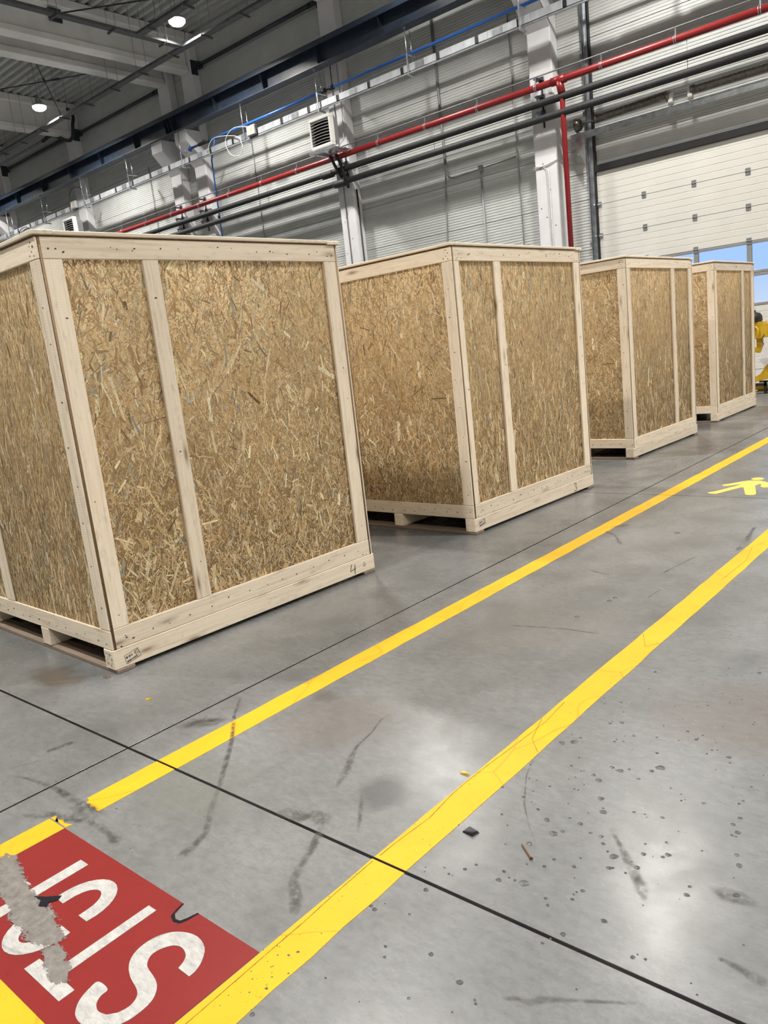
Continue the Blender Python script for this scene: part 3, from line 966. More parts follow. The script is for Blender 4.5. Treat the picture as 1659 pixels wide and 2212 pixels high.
# ================================================================== SECTIONAL DOOR
door = empty('door_1', (-7.64, 16.42, 0))
tag(door, 'white overhead sectional door with window rows in the far wall', None, None, 'structure')
DW = 4.04
JZ = [0.0, 0.30, 0.90, 1.507, 2.11, 2.71, 3.325, 3.956, 4.60]
def door_panel(z0, z1, solid):
    h = z1 - z0
    if solid:
        mb = MB(); vs = []; fs = []
        n = max(1, int(round(h / 0.122))); p = h / n
        prof = [(0.004, 0.045), (0.004, 0.0)]
        for i in range(1, n):
            prof += [(i * p - 0.007, 0.0), (i * p, 0.006), (i * p + 0.007, 0.0)]
        prof += [(h - 0.004, 0.0), (h - 0.004, 0.045)]
        for z, y in prof:
            vs += [(0, y, z), (DW, y, z)]
        for i in range(len(prof) - 1):
            fs.append((2 * i, 2 * i + 1, 2 * i + 3, 2 * i + 2))
        a = len(prof)
        fs.append((0, 1, 2 * a - 1, 2 * a - 2))
        mb.add(vs, fs)
        return mb.build('door_panel', DOORM, door, (0, 0, z0))
    fr = MB()
    fr.cbox(0, DW, 0, 0.045, 0.004, 0.055, 0.004).cbox(0, DW, 0, 0.045, h - 0.055, h - 0.004, 0.004)
    for xx in XW:
        fr.cbox(xx - 0.045, xx + 0.045, -0.001, 0.046, 0.05, h - 0.05, 0.004)
    fo = fr.build('window_frame', ALU, door, (0, 0, z0))
    for i in range(len(XW) - 1):
        MB().box(XW[i] + 0.045, XW[i + 1] - 0.045, 0.018, 0.026, 0.055, h - 0.055).build('pane', GLASS, fo)
    return fo
XW = [0.02, 0.99, 1.99, 2.98, 4.02]
for i in range(len(JZ) - 1):
    door_panel(JZ[i], JZ[i + 1], not (1.5 < JZ[i] < 2.6))
for z in JZ[1:-1]:
    MB().box(0.0, DW, 0.012, 0.040, z - 0.012, z + 0.012).build('seam_filler', RUBBER, door)  # dark strip added behind each seam, blocks the sky in the gap
hm = MB().cbox(-0.045, 0.045, -0.012, 0.0, -0.06, 0.06, 0.004).tube([(-0.045, -0.014, 0), (0.045, -0.014, 0)], 0.010, 6).mesh('hinge', GALVD)
rm = MB().cbox(-0.04, 0.05, -0.015, 0.0, -0.05, 0.05, 0.004).tube([(-0.11, -0.03, 0), (0.04, -0.03, 0)], 0.012, 6).tube([(-0.11, -0.03, 0), (-0.075, -0.03, 0)], 0.03, 10).mesh('roller_hinge', GALV)
for z in JZ[1:-1]:
    for xx in XW[1:-1]:
        link('hinge', hm, door, (xx, 0, z))
    link('roller_hinge', rm, door, (0.03, 0, z))
    o = link('roller_hinge', rm, door, (DW - 0.03, 0, z)); o.rotation_euler = (0, math.pi, 0)
MB().cbox(-0.02, DW + 0.02, -0.05, 0.0, 4.60, 4.74, 0.006).build('top_seal', RUBBER, door)
for s_, xx in ((-1, -0.10), (1, DW + 0.03)):
    tk = MB().box(xx - 0.06, xx + 0.06, 0.03, 0.035, 0, 8.6).box(xx - 0.06, xx - 0.052, -0.06, 0.035, 0, 8.6).box(xx - 0.02, xx - 0.012, -0.06, 0.035, 0, 8.6)
    tk.build('vertical_track', GALV, door)
    MB().box(xx + 0.062, xx + 0.092, -0.045, 0.05, 0, 8.6).build('rubber_edge', RUBBER, door)
    for z in (0.6, 1.9, 3.2, 4.5, 5.8, 6.9, 8.0):
        MB().cbox(xx - 0.13, xx - 0.05, -0.01, 0.08, z - 0.04, z + 0.04, 0.004).build('track_bracket', GALVD, door)
# spring shaft and channel
MB().box(-0.45, DW + 0.45, -0.16, -0.152, 5.28, 5.41).box(-0.45, DW + 0.45, -0.20, -0.155, 5.28, 5.288).box(-0.45, DW + 0.45, -0.20, -0.155, 5.402, 5.41).build('spring_channel', GALV, door)
sg = MB()
v = [(-0.43, -0.15, 5.30), (-0.43, 0.05, 5.30), (-0.10, 0.05, 4.70), (-0.12, -0.02, 4.70)]
sg.add([(-0.43, -0.15, 5.30), (-0.15, -0.15, 5.30), (-0.15, -0.15, 4.75), (-0.43, -0.148, 5.30), (-0.15, -0.148, 5.30), (-0.15, -0.148, 4.75)],
       [(0, 1, 2), (5, 4, 3), (0, 3, 4, 1), (1, 4, 5, 2), (2, 5, 3, 0)])
sg.build('triangular_gusset', GALV, door)
MB().tube([(-0.50, -0.13, 5.58), (DW + 0.5, -0.13, 5.58)], 0.016, 8).build('spring_shaft', GALV, door)
MB().tube([(-0.33, -0.13, 5.58), (-0.24, -0.13, 5.58)], [0.14, 0.11], 16).build('cable_drum', SPRINGM, door)
def spring(xa, xb, sag):
    turns = 46; n = turns * 8
    mb = MB()
    core = [(xa + (xb - xa) * t / 20, -0.13, 5.60 + sag * (t / 20)) for t in range(21)]
    mb.tube(core, 0.070, 14)
    pts = []
    for i in range(n + 1):
        t = i / n
        an = 2 * math.pi * turns * t
        pts.append((xa + (xb - xa) * t, -0.13 + 0.072 * math.cos(an), 5.60 + sag * t + 0.072 * math.sin(an)))
    mb.tube(pts, 0.011, 5)
    return mb.build('torsion_spring', SPRINGM, door)
spring(0.15, 1.58, 0.05)
spring(2.08, 3.75, 0.0)
for xx in (0.12, 1.60, 2.06, 3.78):
    MB().tube([(xx - 0.03, -0.13, 5.61), (xx + 0.03, -0.13, 5.61)], 0.085, 14).build('spring_end', SPRINGM, door)
for xx in (1.65, 2.02):
    MB().cbox(xx - 0.045, xx + 0.045, -0.18, -0.09, 5.44, 5.66, 0.01).build('bearing_block', HEATW, door)
    MB().box(xx - 0.02, xx + 0.02, -0.175, -0.15, 5.36, 5.46).build('bearing_foot', HEATW, door)

# distant mast seen through the window
mast = empty('distant_mast', (-11.3, 46.0, 0))
tag(mast, 'slim distant mast seen through the lower right door window', 'mast')
MB().tube([(0, 0, 0), (0, 0, 3.75)], 0.10, 8).build('pole', GREYPL, mast)
MB().box(-0.2, 1.2, -0.05, 0.05, 3.25, 3.35).build('arm', GREYPL, mast)
yard = MB().box(-160, 60, 16.75, 170, -0.4, -0.1).build('ground', CONC)
tag(yard, 'grey yard outside beyond the overhead door', None, None, 'structure')

# ================================================================== LAMPS
def make_lamp():
    r = empty('high_bay_lamp')
    MB().lathe([(0.0, 0.24), (0.07, 0.24), (0.085, 0.20), (0.09, 0.09), (0.16, 0.07), (0.22, 0.0), (0.205, 0.0)], 20).build('housing', GREYPL, r)
    d = MB()
    d.lathe([(0.205, 0.002), (0.20, -0.05), (0.15, -0.10), (0.0, -0.13)], 20)
    d.build('diffuser', GLOW, r)
    MB().tube([(0, 0, 0.24), (0, 0, 1.37)], 0.008, 6).build('hanging_wire', GALVD, r)
    MB().tube([(-0.03, 0, 0.24), (-0.03, 0, 0.30), (0.03, 0, 0.30), (0.03, 0, 0.24)], 0.008, 6).build('hook', GALVD, r)
    ld = bpy.data.lights.new('lamp_light', 'AREA')
    ld.shape = 'DISK'; ld.size = 0.40
    ld.energy = LAMP_POWER
    ld.color = (1.0, 0.965, 0.91)
    ld.spread = math.radians(140)
    lo = bpy.data.objects.new('lamp_light', ld)
    COL.objects.link(lo); lo.parent = r; lo.location = (0, 0, -0.14)
    return r
lamp0 = make_lamp()
for i, (x, y, k) in enumerate(LAMP_SPOTS):
    l = lamp0 if i == 0 else copy_tree(lamp0)
    l.location = (x, y, LAMP_Z)
    if k == 'on_a':
        tag(l, 'lit round high-bay lamp at the top left, nearer the long wall corner', 'lamp')
    elif k == 'on_b':
        tag(l, 'lit round high-bay lamp at the left edge, in front of the left girder', 'lamp')
    else:
        tag(l, 'lit round high-bay lamp of the grid above or behind the viewer, out of the frame', 'lamp', 'high-bay lamps out of the frame')

# ================================================================== CRATES
OSB_PAL = np.array([
    (0.42, 0.27, 0.125), (0.50, 0.335, 0.165), (0.56, 0.40, 0.21), (0.36, 0.225, 0.10), (0.62, 0.47, 0.27),
    (0.30, 0.175, 0.075), (0.47, 0.30, 0.13), (0.70, 0.56, 0.36), (0.44, 0.25, 0.10), (0.33, 0.27, 0.185), (0.21, 0.12, 0.06), (0.27, 0.255, 0.21)])
OSB_W = np.array([15, 16, 13, 12, 9, 8, 9, 4.5, 5, 3, 4, 1.5]); OSB_W = OSB_W / OSB_W.sum()

def osb_mesh(w, h, seed, spread, dens=1.0):
    """strand board in the XY plane (y up), front towards +Z: a sheet with thousands of pressed-in strands"""
    r = np.random.default_rng(seed)
    V = [np.array([(0, 0, -0.010), (w, 0, -0.010), (w, h, -0.010), (0, h, -0.010), (0, 0, 0), (w, 0, 0), (w, h, 0), (0, h, 0)], float)]
    F4 = [np.array([(0, 3, 2, 1), (4, 5, 6, 7), (0, 1, 5, 4), (1, 2, 6, 5), (2, 3, 7, 6), (3, 0, 4, 7)])]
    C = [np.array([(0.20, 0.12, 0.06)] + [(0.37, 0.235, 0.105)] + [(0.2, 0.12, 0.06)] * 4)]
    area = w * h
    off = 8
    layers = [(int(2600 * area * dens), 0.030, 0.005, 0.0002, 1.2), (int(420 * area * dens), 0.075, 0.013, 0.0004, 1.0),
              (int(2600 * area * dens), 0.030, 0.0045, 0.0006, 1.25), (int(75 * area), 0.115, 0.020, 0.0008, 0.8),
              (int(3600 * area * dens), 0.024, 0.0030, 0.0010, 1.3), (int(210 * area * dens), 0.070, 0.0085, 0.00125, 1.0), (int(1500 * area * dens), 0.018, 0.0022, 0.0015, 1.5)]
    for n, L, wd, z, sp in layers:
        ll = L * r.lognormal(0, 0.40, n).clip(0.4, 2.0) / 2
        ww = wd * r.lognormal(0, 0.40, n).clip(0.4, 2.2) / 2
        mgn = np.minimum(ll, 0.08)
        cx = mgn + r.random(n) * (w - 2 * mgn)
        cy = mgn + r.random(n) * (h - 2 * mgn)
        a = math.pi / 2 + r.normal(0, math.radians(spread) * sp, n)
        ca, sa = np.cos(a), np.sin(a)
        zz = z + r.random(n) * 0.00035
        q = np.zeros((n, 4, 3))
        sk = r.uniform(0.3, 1.0, (n, 4))
        ends = r.uniform(0.80, 1.0, (n, 4))
        for i, (sx, sy) in enumerate(((-1, -1), (1, -1), (1, 1), (-1, 1))):
            lx = sx * ll * ends[:, i]; ly = sy * ww * sk[:, i]
            q[:, i, 0] = cx + lx * ca - ly * sa
            q[:, i, 1] = cy + lx * sa + ly * ca
            q[:, i, 2] = zz
        q[:, :, 0] = q[:, :, 0].clip(0.002, w - 0.002)
        q[:, :, 1] = q[:, :, 1].clip(0.002, h - 0.002)
        V.append(q.reshape(-1, 3))
        F4.append(off + np.arange(4 * n).reshape(n, 4))
        off += 4 * n
        c = OSB_PAL[r.choice(len(OSB_PAL), n, p=OSB_W)] * r.uniform(0.86, 1.14, (n, 1))
        if z > 0.0009:
            c = c * r.choice([0.50, 1.0, 1.33], (n, 1), p=[0.25, 0.42, 0.33])
        C.append(c)
    V = np.concatenate(V); F = np.concatenate(F4); C = (np.concatenate(C) * np.array([1.27, 1.40, 1.58])).clip(0, 0.95)
    me = bpy.data.meshes.new('strand_panel')
    me.vertices.add(len(V)); me.vertices.foreach_set('co', V.ravel())
    me.loops.add(len(F) * 4); me.loops.foreach_set('vertex_index', F.ravel())
    me.polygons.add(len(F)); me.polygons.foreach_set('loop_start', np.arange(0, len(F) * 4, 4))
    me.update(calc_edges=True)
    at = me.attributes.new('strand', 'FLOAT_COLOR', 'FACE')
    at.data.foreach_set('color', np.concatenate([C, np.ones((len(C), 1))], 1).ravel())
    me.materials.append(OSB)
    return me

H = 2.10
D = 2.34
ZR0, ZR1 = 0.122, 0.224
ZT0, ZT1 = 1.978, 2.074
RX = lambda deg: math.radians(deg)

def nails(parent, pts, face):
    """small nail heads and nail pits, joined: too small to pick apart"""
    mb = MB()
    for u, z in pts:
        r = random.uniform(0.0024, 0.0046)
        e = random.uniform(1.0, 1.9)
        ring = []
        for k in range(6):
            a = 2 * math.pi * k / 6
            ring.append((u + r * e * math.cos(a), z + r * math.sin(a)))
        if face == 'F':
            vs = [(0.0012, a, b) for a, b in ring] + [(0.0, a, b) for a, b in ring]
        else:
            vs = [(a, -0.0012, b) for a, b in ring] + [(a, 0.0, b) for a, b in ring]
        mb.add(vs, [tuple(range(6)), tuple(range(6, 12))[::-1]] + [(k, (k + 1) % 6, 6 + (k + 1) % 6, 6 + k) for k in range(6)])
    o = mb.build('nail_heads', NAILM, parent)
    o['kind'] = 'stuff'

def make_crate(loc, yaw, Wd, stud, near_w, front_me, side_me, label, seed, stile_in=0.0, shared_back=None):
    rnd = random.Random(seed)
    J = lambda s=0.002: rnd.uniform(-s, s)
    c = empty('wooden_crate', (loc[0], loc[1], 0), -yaw)
    tag(c, label, 'crate', 'strand-board crates in a row along the yellow lane')
    t = 0.020
    # pallet
    for y0 in (0.003, Wd - 0.098):
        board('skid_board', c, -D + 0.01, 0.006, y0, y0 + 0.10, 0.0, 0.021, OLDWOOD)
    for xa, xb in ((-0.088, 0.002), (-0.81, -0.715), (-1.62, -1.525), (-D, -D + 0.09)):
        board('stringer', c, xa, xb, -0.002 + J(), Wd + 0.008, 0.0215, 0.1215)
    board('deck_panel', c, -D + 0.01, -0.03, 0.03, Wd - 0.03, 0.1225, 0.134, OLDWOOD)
    # front (towards the lane)
    fy0, fy1 = 0.022, Wd - 0.020
    board('bottom_rail', c, -t, 0.0, fy0 - 0.003, fy1 + J(), ZR0 + 0.001, ZR1)
    board('top_rail', c, -t, 0.0, fy0, fy1, ZT0, ZT1)
    zs0, zs1 = ZR1 + 0.001, ZT0 - 0.001
    board('corner_stile', c, -t, -0.0005, fy0 + stile_in, fy0 + stile_in + near_w, zs0, zs1)
    board('corner_stile', c, -t, -0.0005, Wd - 0.122 + J(), Wd - 0.024 + J(), zs0, zs1)
    board('middle_stud', c, -t, -0.0005, stud, stud + 0.088, zs0, zs1)
    o = link('strand_panel', front_me, c, (-t - 0.0025, 0.022, ZR0)); o.rotation_euler = (RX(90), 0, RX(90))
    # side facing the viewer
    s = 0.012
    board('bottom_rail', c, -D, -0.001, 0.0, s, ZR0 + 0.001, ZR1 - 0.001)
    board('top_rail', c, -D, -0.001, 0.0, s, ZT0 + 0.001, ZT1 - 0.001)
    board('corner_stile', c, -0.092 + J(), -0.001, 0.0005, s, zs0, zs1)
    board('middle_stud', c, -1.225, -1.118, 0.0005, s, zs0, zs1)
    board('corner_stile', c, -D, -D + 0.095, 0.0005, s, zs0, zs1)
    o = link('strand_panel', side_me, c, (-D, s + 0.0025, ZR0)); o.rotation_euler = (RX(90), 0, 0)
    MB().box(-0.0095, -0.001, s, 0.0215, ZR0, ZT1).build('panel_edge', OSB_EDGE, c)
    # far side and back, seen only edge on
    e = Wd - s
    board('bottom_rail', c, -D, -0.001, e, Wd, ZR0 + 0.001, ZR1 - 0.001)
    board('top_rail', c, -D, -0.001, e, Wd, ZT0 + 0.001, ZT1 - 0.001)
    board('corner_stile', c, -0.095, -0.001, e, Wd - 0.0005, zs0, zs1)
    board('corner_stile', c, -D, -D + 0.095, e, Wd - 0.0005, zs0, zs1)
    board('middle_stud', c, -1.225, -1.118, e, Wd - 0.0005, zs0, zs1)
    o = link('strand_panel', shared_back[1], c, (0, e - 0.0025, ZR0)); o.rotation_euler = (RX(90), 0, RX(180)); o.location.x = -0.0
    MB().box(-0.0095, -0.001, e - 0.0075, e, ZR0, ZT1).build('panel_edge', OSB_EDGE, c)
    board('bottom_rail', c, -D - 0.02, -D - 0.001, 0.0, Wd, ZR0, ZR1)
    board('top_rail', c, -D - 0.02, -D - 0.001, 0.0, Wd, ZT0, ZT1)
    board('corner_stile', c, -D - 0.02, -D - 0.001, 0.0, 0.1, zs0, zs1)
    board('corner_stile', c, -D - 0.02, -D - 0.001, Wd - 0.1, Wd, zs0, zs1)
    o = link('strand_panel', shared_back[0], c, (-D - 0.0005, Wd - 0.01, ZR0)); o.rotation_euler = (RX(90), 0, RX(-90))
    # lid
    MB().box(-D - 0.01, -0.004, 0.0, Wd, ZT1 + 0.0005, ZT1 + 0.007).build('lid_sheet', OSB_EDGE, c)
    zl = ZT1 + 0.0075
    board('lid_batten', c, -0.10, 0.012, -0.012, 0.085, zl, H + 0.002)
    board('lid_batten', c, -0.10, 0.012 + J(), 0.086, Wd - 0.085, zl, H)
    board('lid_batten', c, -0.10, 0.014, Wd - 0.084, Wd + 0.014, zl - 0.006, H - 0.003)
    board('lid_batten', c, -D - 0.02, -0.101, -0.012, 0.08, zl, H)
    board('lid_batten', c, -D - 0.02, -0.101, Wd - 0.08, Wd + 0.01, zl, H)
    board('lid_batten', c, -D - 0.02, -D + 0.08, 0.081, Wd - 0.081, zl, H)
    board('lid_batten', c, -1.22, -1.12, 0.081, Wd - 0.081, zl, H)
    # nails
    P = []
    y = 0.10
    while y < Wd - 0.06:
        P.append((y + J(0.02), 0.168 + J(0.012)))
        if rnd.random() < 0.8:
            P.append((y + J(0.05), 2.03 + J(0.02)))
        if rnd.random() < 0.25:
            P.append((y + 0.012, 2.035 + J(0.01)))
        y += 0.105 if seed != 1 else 0.125
    for (yy) in (0.05, 0.085, 0.12, Wd - 0.06, Wd - 0.09):
        P.append((yy, 0.15 + J(0.02))); P.append((yy + J(0.01), 2.01 + J(0.02)))
    for z in np.arange(0.35, 1.95, 0.62):
        P.append((fy0 + 0.05 + J(0.02), float(z) + J(0.2)))
        P.append((stud + 0.05 + J(0.02), float(z) + J(0.3)))
        P.append((Wd - 0.07 + J(0.02), float(z) + J(0.3)))
    nails(c, P, 'F')
    P = []
    x = -0.03
    while x > -D + 0.05:
        P.append((x + J(0.02), 0.165 + J(0.015)))
        x -= 0.11
    for i in range(4):
        P.append((-0.03 - J(0.0) - 0.016 * (i % 2), 1.995 + 0.02 * i))
    P += [(-0.06, 2.04), (-0.07, 2.0)]
    for z in np.arange(0.32, 1.95, 0.21):
        P.append((-0.045 + J(0.02), float(z) + J(0.03)))
    nails(c, P, 'S')
    return c

def stroke(name, parent, pts, mat, r=0.0022, x=0.0025):
    """pen line on the front beam: points are (y, z) on the plane x"""
    return MB().tube([(x, a, b) for a, b in pts], r, 4).build(name, mat, parent)

HP = ZT1 - ZR0
fA = osb_mesh(1.83, HP, 11, 34)
sA = osb_mesh(D, HP, 12, 16)
fB = osb_mesh(1.78, HP, 21, 17)
sB = osb_mesh(D, HP, 22, 34)
fC = osb_mesh(1.79, HP, 31, 11, 0.6)
plainB = osb_mesh(1.78, HP, 41, 30, 0.12)
plainS = osb_mesh(D, HP, 42, 30, 0.12)

cr1 = make_crate((-3.474, 1.792), 0.035, 1.871, 0.522, 0.092, fA, sA, 'nearest and largest-looking pale wooden crate with strand-board panels and a 4 on its base beam', 1, 0.0, (plainB, plainS))
cr2 = make_crate((-3.278, 4.673), 0.036, 1.819, 0.512, 0.066, fB, sB, 'second strand-board crate from the viewer, with a 3 on its base beam', 2, 0.0, (plainB, plainS))
cr3 = make_crate((-3.444, 7.943), 0.017, 1.831, 1.195, 0.085, fC, sB, 'third strand-board crate from the viewer, its stud right of centre', 3, 0.008, (plainB, plainS))
cr4 = make_crate((-3.513, 10.84), -0.007, 1.79, 1.205, 0.085, fC, sB, 'furthest and smallest-looking strand-board crate, beside the yellow machine', 4, 0.008, (plainB, plainS))

# felt pen numbers and the treatment stamp on the base beams
bxf = 0.0032
m4 = MB()
for L in ([(1.668, 0.100), (1.652, 0.058), (1.700, 0.066)], [(1.697, 0.092), (1.690, 0.034)]):
    m4.tube([(bxf, a, b) for a, b in L], 0.0021, 4)
m4.build('pen_number', INK, cr1)
m3 = MB().tube([(bxf, a, b) for a, b in ((1.476, 0.088), (1.492, 0.103), (1.512, 0.098), (1.514, 0.084), (1.496, 0.074), (1.516, 0.062), (1.518, 0.044), (1.498, 0.032), (1.478, 0.040))], 0.0021, 4)
m3.build('pen_number', INK, cr2)
tri = MB().tube([(bxf, a, b) for a, b in ((1.772, 0.060), (1.795, 0.064), (1.781, 0.088), (1.772, 0.060))], 0.0014, 4)
tri.build('pencil_triangle', INKV, cr1)
def stamp(parent, y0, z0, w, h, ang, mat, name='treatment_stamp'):
    mb = MB(); ca, sa = math.cos(ang), math.sin(ang)
    T = lambda a, b: (bxf, y0 + a * ca - b * sa, z0 + a * sa + b * ca)
    for L in ([(0, 0), (w, 0), (w, h), (0, h), (0, 0)], [(w * 0.76, 0), (w * 0.76, h)]):
        mb.tube([T(*p) for p in L], 0.0008, 4)
    rr = random.Random(3)
    a = 0.07 * w
    while a < 0.70 * w:
        b = rr.uniform(0.003, 0.007)
        mb.tube([T(a, h * 0.12), T(a + b * 0.4, h * 0.30)], 0.0013, 4)
        if rr.random() < 0.62:
            mb.tube([T(a, h * 0.55), T(a + b * 0.4, h * 0.80)], 0.0012, 4)
        a += b
    for i in range(12):
        a = w * rr.uniform(0.79, 0.97); b = h * rr.uniform(0.1, 0.9)
        mb.tube([T(a, b), T(a + 0.003, b + rr.uniform(-0.004, 0.004))], 0.0011, 4)
    mb.build(name, mat, parent)
stamp(cr1, 0.062, 0.034, 0.082, 0.045, 0.22, INK)
stamp(cr2, 0.055, 0.050, 0.075, 0.045, 0.15, INKV)
sm = MB()
rr = random.Random(5)
for i in range(26):
    xx = rr.uniform(-0.080, -0.015); zz = rr.uniform(0.040, 0.108)
    sm.tube([(xx, -0.0045, zz), (xx + rr.uniform(0.002, 0.007), -0.0045, zz + rr.uniform(-0.010, 0.002))], 0.0010, 4)
sm.build('end_grain_stamp', INK, cr1)

# ================================================================== FLOOR MARKINGS
JY = [Y0J + PITCH * k for k in range(-2, 4)]
def lane_line(label, x0, x1, y0, y1, cuts, rag0=None):
    o = empty('floor_line', ((x0 + x1) / 2, y0, 0))
    tag(o, label, 'floor line')
    ys_ = [y0] + [c for c in cuts if y0 < c < y1] + [y1]
    rr = random.Random(int(x0 * 100))
    for i in range(len(ys_) - 1):
        a = ys_[i] + (0.0045 if i else 0); b = ys_[i + 1] - 0.0045
        n = max(2, int((b - a) / 0.12))
        Lf = []; Rt = []
        for k in range(n + 1):
            yy = a + (b - a) * k / n
            Lf.append((x0 + rr.uniform(-0.0025, 0.0025), yy)); Rt.append((x1 + rr.uniform(-0.0025, 0.0025), yy))
        poly = Lf[::-1] + ([] if i or not rag0 else [])
        start = []
        if i == 0 and rag0:
            start = [(x0 + (x1 - x0) * f, y0 + d) for f, d in rag0]
            Lf[0] = (Lf[0][0], a + rag0[0][1]); Rt[0] = (Rt[0][0], a + rag0[-1][1])
        poly = Rt + Lf[::-1] + start
        ox, oy = o.location.x, o.location.y
        plate('paint_strip', [(px - ox, py - oy) for px, py in poly], YELLOW, o)
    return o
lane_line('long yellow floor line nearer the crates, ragged at its near end', -2.516, -2.400, 1.098, 15.6, JY,
          [(0.12, 0.006), (0.25, -0.012), (0.4, -0.004), (0.55, -0.02), (0.7, -0.008), (0.85, -0.016)])
rl = lane_line('long yellow floor line on the right, creased along its left edge', -1.430, -1.312, 0.30, 15.6, JY)
o = lane_line('short stretch of yellow line left of the red sign, ragged end', -2.512, -2.412, 0.44, 0.97, JY)
o2 = plate('paint_tip', [(-0.050, 0.53), (0.0, 0.532), (0.05, 0.53), (0.056, 0.552), (0.02, 0.540), (-0.004, 0.552), (-0.020, 0.530), (-0.036, 0.545), (-0.049, 0.548)], YELLOW, o)
cross = empty('floor_line', (-1.9, 0.49, 0))
tag(cross, 'yellow floor line across the bottom left corner under the red sign', 'floor line')
plate('paint_strip', [(-0.612, -0.06), (0.468, -0.06), (0.468, 0.053), (-0.50, 0.053)], YELLOW, cross)
# creases standing proud on the right line (tape seam)
SEAMD = simple('seam_ochre', (0.30, 0.17, 0.012), 0.6, var=0.3, scale=40)  # darker ochre than the line, for the creases
crs = MB()
for L in ([(-1.404, 0.50), (-1.408, 0.80), (-1.412, 1.00), (-1.413, 1.10), (-1.419, 1.22), (-1.422, 1.38)], [(-1.420, 1.41), (-1.419, 1.48), (-1.408, 1.63), (-1.422, 1.76), (-1.424, 1.84), (-1.420, 1.97), (-1.412, 2.10), (-1.400, 2.33), (-1.415, 2.51)],
          [(-1.425, 2.35), (-1.38, 2.20), (-1.318, 2.13)], [(-1.426, 3.30), (-1.36, 3.16), (-1.315, 3.22)], [(-1.40, 4.9), (-1.35, 4.6), (-1.36, 4.2)]):
    crs.tube([(x - rl.location.x, y - rl.location.y, 0.0012) for x, y in L], 0.0013, 4)
crs.build('paint_seam', SEAMD, rl)

sign = empty('painted_stop_sign', (-1.92, 0.76, 0))
tag(sign, 'red floor sign with white stencil letters STOP, worn patch, bottom left', 'floor sign')
sp = lambda L: [(x + 1.92, y - 0.76) for x, y in L]
plate('red_field', sp([(-2.411, 0.5435), (-2.411, 0.967), (-1.748, 0.967), (-1.742, 0.950), (-1.733, 0.925), (-1.715, 0.914), (-1.695, 0.918), (-1.688, 0.935), (-1.682, 0.966), (-1.4315, 0.966), (-1.4315, 0.5435)]), REDP, sign, 0.0, 0.001)
TZ = 0.0011
plate('letter_t_stem', sp([(-1.827, 0.908), (-1.791, 0.908), (-1.789, 0.636), (-1.824, 0.636)]), WHITEP, sign, TZ, 0.0009)
plate('letter_t_bar', sp([(-1.898, 0.594), (-1.898, 0.634), (-1.720, 0.634), (-1.720, 0.594)]), WHITEP, sign, TZ, 0.0009)
plate('letter_p', sp([(-2.196, 0.908), (-2.152, 0.908), (-2.152, 0.592), (-2.25, 0.592), (-2.295, 0.612), (-2.318, 0.655), (-2.318, 0.705), (-2.298, 0.745), (-2.262, 0.762), (-2.218, 0.764), (-2.218, 0.730), (-2.250, 0.728), (-2.272, 0.708), (-2.280, 0.682), (-2.276, 0.652), (-2.256, 0.634), (-2.196, 0.634)]), WHITEP, sign, TZ, 0.0009)
def smooth(P, sharp=(), n=3):
    out = []
    N = len(P)
    for i in range(N):
        p0, p1, p2, p3 = P[i - 1], P[i], P[(i + 1) % N], P[(i + 2) % N]
        if i in sharp: p0 = p1
        if (i + 1) % N in sharp: p3 = p2
        for k in range(n):
            t = k / n
            out.append(tuple(0.5 * (2 * b + (c - a) * t + (2 * a - 5 * b + 4 * c - d) * t * t + (3 * b - a - 3 * c + d) * t ** 3) for a, b, c, d in zip(p0, p1, p2, p3)))
    return out
def arc(cx, cy, rx, ry, a0, a1, n=14):
    return [(cx + rx * math.cos(math.radians(a0 + (a1 - a0) * i / n)), cy + ry * math.sin(math.radians(a0 + (a1 - a0) * i / n))) for i in range(n + 1)]
plate('letter_o', sp(arc(-2.007, 0.800, 0.088, 0.108, 0, 180) + [(-2.094, 0.775), (-2.050, 0.775)] + arc(-2.007, 0.800, 0.043, 0.064, 180, 0) + [(-1.963, 0.775), (-1.921, 0.775)]), WHITEP, sign, TZ, 0.0009)
plate('letter_o', sp(arc(-2.007, 0.700, 0.090, 0.108, 180, 360) + [(-1.919, 0.728), (-1.964, 0.728)] + arc(-2.007, 0.700, 0.043, 0.068, 360, 180) + [(-2.050, 0.728), (-2.096, 0.728)]), WHITEP, sign, TZ, 0.0009)
plate('letter_s', sp(smooth([(-1.516, 0.818), (-1.562, 0.819), (-1.568, 0.838), (-1.583, 0.856), (-1.612, 0.865), (-1.636, 0.858), (-1.652, 0.838), (-1.659, 0.812), (-1.650, 0.792), (-1.630, 0.777), (-1.580, 0.766), (-1.552, 0.752),
                      (-1.532, 0.728), (-1.525, 0.700), (-1.527, 0.662), (-1.542, 0.628), (-1.570, 0.602), (-1.612, 0.592), (-1.650, 0.598), (-1.680, 0.625), (-1.694, 0.660), (-1.694, 0.682), (-1.652, 0.682), (-1.648, 0.662), (-1.636, 0.644),
                      (-1.612, 0.634), (-1.585, 0.640), (-1.568, 0.658), (-1.561, 0.682), (-1.568, 0.706), (-1.590, 0.722), (-1.640, 0.735), (-1.678, 0.755), (-1.700, 0.782), (-1.708, 0.815), (-1.703, 0.850), (-1.683, 0.882), (-1.650, 0.903),
                      (-1.608, 0.911), (-1.562, 0.898), (-1.532, 0.868), (-1.518, 0.840)], (0, 1, 26, 27))), WHITEP, sign, TZ, 0.0009)

